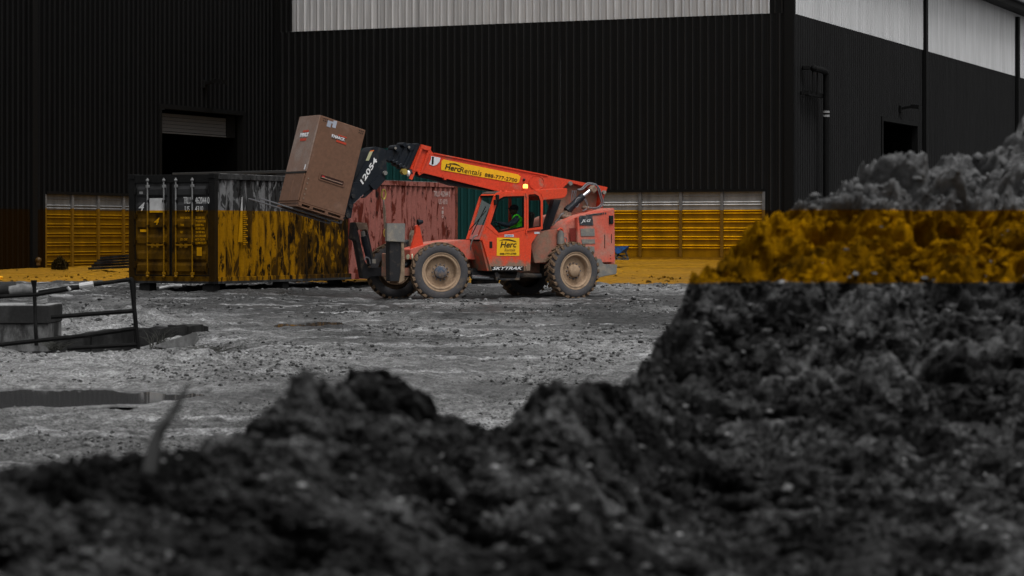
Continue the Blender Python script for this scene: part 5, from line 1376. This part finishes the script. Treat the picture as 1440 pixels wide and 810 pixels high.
# blue hopper on a frame by the right ribbed wall
hp = empty('hopper', P(872, 366, 83)); h0 = P(872, 366, 83); tag(hp, 'small blue hopper on a black frame behind the telehandler', 'hopper')
q = lambda px_, py_, D=83: P(px_, py_, D) - h0
pts = [q(860, 347), q(884, 346), q(880, 355), q(866, 357)]
MB().prism([(v_.x, v_.z) for v_ in pts], -0.3, 0.3, 0.01).build('bucket', worn('blue_paint', (0.006, 0.07, 0.24), (0.02, 0.02, 0.03), 0.4, .5, .3, 8), hp)
MB().prism([(v_.x, v_.z) for v_ in (q(873, 354), q(883.5, 346.5), q(884.5, 346.2), q(881, 353), q(876, 356))], -0.34, -0.305).build('bucket_rim', M['black'], hp)
b = MB(); b2 = MB()
for a, c in (((866, 356), (880, 364)), ((880, 355), (883, 364)), ((864, 360), (882, 359)), ((862, 364), (884, 364.5)), ((870, 356), (866, 365))): b.bar(q(*a) + Vector((0, -.2, 0)), q(*c) + Vector((0, -.2, 0)), 0.05, 0.045, (0, 1, 0)); b2.bar(q(*a) + Vector((0, .25, 0)), q(*c) + Vector((0, .25, 0)), 0.05, 0.045, (0, 1, 0))
gfm = worn('grey_frame', (0.10, 0.11, 0.12), (0.02, 0.02, 0.02), 0.4)
b.build('frame', gfm, hp); b2.build('frame', gfm, hp)

# ------------------------------------------------------------------ the soil heap in the foreground
cx_ = [-1100, -500, -200, 0, 60, 130, 200, 240, 285, 330, 345, 380, 400, 440, 500, 560, 600, 650, 690, 712, 735, 760, 800, 850, 885, 905, 920, 950, 962, 980, 1000, 1040, 1070, 1090, 1130, 1160, 1200, 1215, 1235, 1260, 1285, 1300, 1312, 1330, 1350, 1380, 1400, 1415, 1440, 1500, 1600, 1900, 2500]
cy_ = [1150, 770, 695, 660, 648, 634, 624, 614, 606, 582, 584, 574, 550, 535, 530, 532, 548, 568, 584, 582, 560, 536, 532, 535, 530, 504, 474, 438, 398, 378, 364, 342, 312, 290, 272, 258, 250, 216, 206, 207, 218, 242, 226, 208, 203, 210, 202, 182, 164, 150, 170, 300, 700]
dx_ = [-500, 0, 300, 500, 700, 800, 880, 920, 960, 1000, 1090, 1440, 1900]
dy_ = [4.7, 5.1, 5.7, 6.4, 6.6, 6.8, 7.6, 8.8, 9.8, 10.3, 11.0, 12.2, 12.6]
NC, NR0, NR1, NR2 = 860, 14, 450, 40
pxs = np.concatenate([np.linspace(-1050, -230, 60), np.linspace(-220, 1660, 740), np.linspace(1675, 2450, 60)]); uu = (pxs - 720) / F
yc = np.interp(pxs, cx_, cy_); dc = np.interp(pxs, dx_, dy_); d0_ = np.interp(pxs, [0, 900, 1440], [4.0, 4.5, 4.8])
rowsX, rowsY, rowsZ = [], [], []
pw = 0.8
zq0 = EYE - (840 - HY) * d0_ / F
for k in range(NR0):
    t_ = k / NR0; dd = 1.2 + (d0_ - 1.2) * t_; z = -0.3 + (zq0 + 0.3) * t_ ** 0.8
    rowsX.append(uu * d0_ ); rowsY.append(dd); rowsZ.append(z)
for k in range(NR1):
    q_ = k / (NR1 - 1); dd = d0_ + (dc - d0_) * q_ ** pw; y_ = 840 + (yc - 840) * q_; z = EYE - (y_ - HY) * dd / F
    rowsX.append(uu * dd); rowsY.append(dd); rowsZ.append(z)
zc_ = EYE - (yc - HY) * dc / F
for k in range(1, NR2 + 1):
    t_ = k / NR2; run = (zc_ + 0.35) / 0.75; dd = dc + run * t_; z = zc_ - (zc_ + 0.35) * (t_ ** 1.25)
    rowsX.append(uu * (dc + (dd - dc) * .6)); rowsY.append(dd); rowsZ.append(z)
HX = np.concatenate(rowsX); HYY = np.concatenate(rowsY); HZ = np.concatenate(rowsZ); NRR = NR0 + NR1 + NR2
pp = np.stack([HX, HYY, HZ], 1)
dd = HYY
sc_ = np.clip(dd / 9.5, 0.42, 1.1)
farw = np.clip((dd - 8.0) / 3.0, 0, 1)
warp = np.stack([fbm(pp * 2.5 + 7, 3), fbm(pp * 2.5 + 70, 3), fbm(pp * 2.5 + 700, 3)], 1) * 0.07
pw_ = pp + warp
big = fbm(pp * 1.3, 2)
puff = lambda f_: np.tanh(3.2 * np.abs(f_)) * 0.5
b1 = puff(fbm(pw_ * 1.9 + 40, 1)); b2 = puff(fbm(pw_ * 4.6 + 4, 2, .3)); b3 = puff(fbm(pw_ * 11 + 24, 2, .4)); b4 = puff(fbm(pw_ * 27 + 14, 3, .6))
fb = fbm(pw_ * 3.1 + 91, 6, 0.62)
disp = (big * 0.05 + b1 * 0.13 + b2 * (0.21 - 0.13 * farw) + b3 * (0.12 - 0.07 * farw) + b4 * 0.045 + fb * 0.11 * farw + b1 * 0.10 * farw - 0.19) * sc_
HZ2 = HZ + disp * 0.75
HY2 = HYY - disp * 1.0 - fbm(pp * 2.2 + 77, 3, .55) * 0.10 * sc_
HX2 = HX + fbm(pp * 5 + 55, 2, .5) * 0.03 * sc_
heap = empty('soil_heap', (0, 8, 0)); tag(heap, 'large heap of dark cloddy soil across the foreground with an ochre band', 'soil heap', kind='structure')
me = grid_mesh('soil', HX2, HY2 - 8, HZ2, NRR, NC, True)
so = link_mesh('soil', me, M['soil'], heap)
so['kind'] = 'stuff'
# clods: sampled over the visible surface
def pick(n_, lo, hi):
    r_ = rng.integers(NR0 + lo, NR0 + hi, n_); c_ = rng.integers(40, NC - 40, n_); return r_ * NC + c_
ix = pick(30000, 0, NR1)
szs = (0.004 + 0.020 * rng.random(len(ix)) ** 4.0) * sc_[ix]
o = scatter('clods', np.stack([HX2[ix], HY2[ix] - 8, HZ2[ix] + szs * 0.1], 1), szs, M['soil'], 0.85, 1, 0.42, 20, heap); o['kind'] = 'stuff'
ix = pick(900, 0, NR1 - 60)
szs = (0.006 + 0.018 * rng.random(len(ix)) ** 2) * sc_[ix]
o = scatter('pale_stones', np.stack([HX2[ix], HY2[ix] - 8, HZ2[ix] + szs * 0.1], 1), szs, M['stone'], 0.5, 1, 0.35, 8, heap); o['kind'] = 'stuff'
# dead stalk sticking out of the heap
st = empty('dead_stalk', P(215, 635, 5.1)); tag(st, 'blurred grey dead stalk sticking up from the soil at lower left', 'stalk')
s0_ = P(215, 635, 5.1); b = MB(); b.tube([Vector((-.01, 0, -.05)), P(222, 612, 5.1) - s0_, P(243, 580, 5.1) - s0_, P(266, 538, 5.1) - s0_], lambda t_: 0.013 * (1 - t_) ** .8 + 0.004, 8); b.build('stem', flat('dead_stalk', (0.05, 0.05, 0.05), .9, .1), st)
b = MB(); b.tube([P(218, 618, 5.1) - s0_, P(240, 590, 5.08) - s0_, P(262, 600, 5.05) - s0_], lambda t_: 0.010 * (1.1 - t_), 6); b.build('leaf', flat('dead_leaf', (0.055, 0.055, 0.055), .9, .1), st)
print('done')
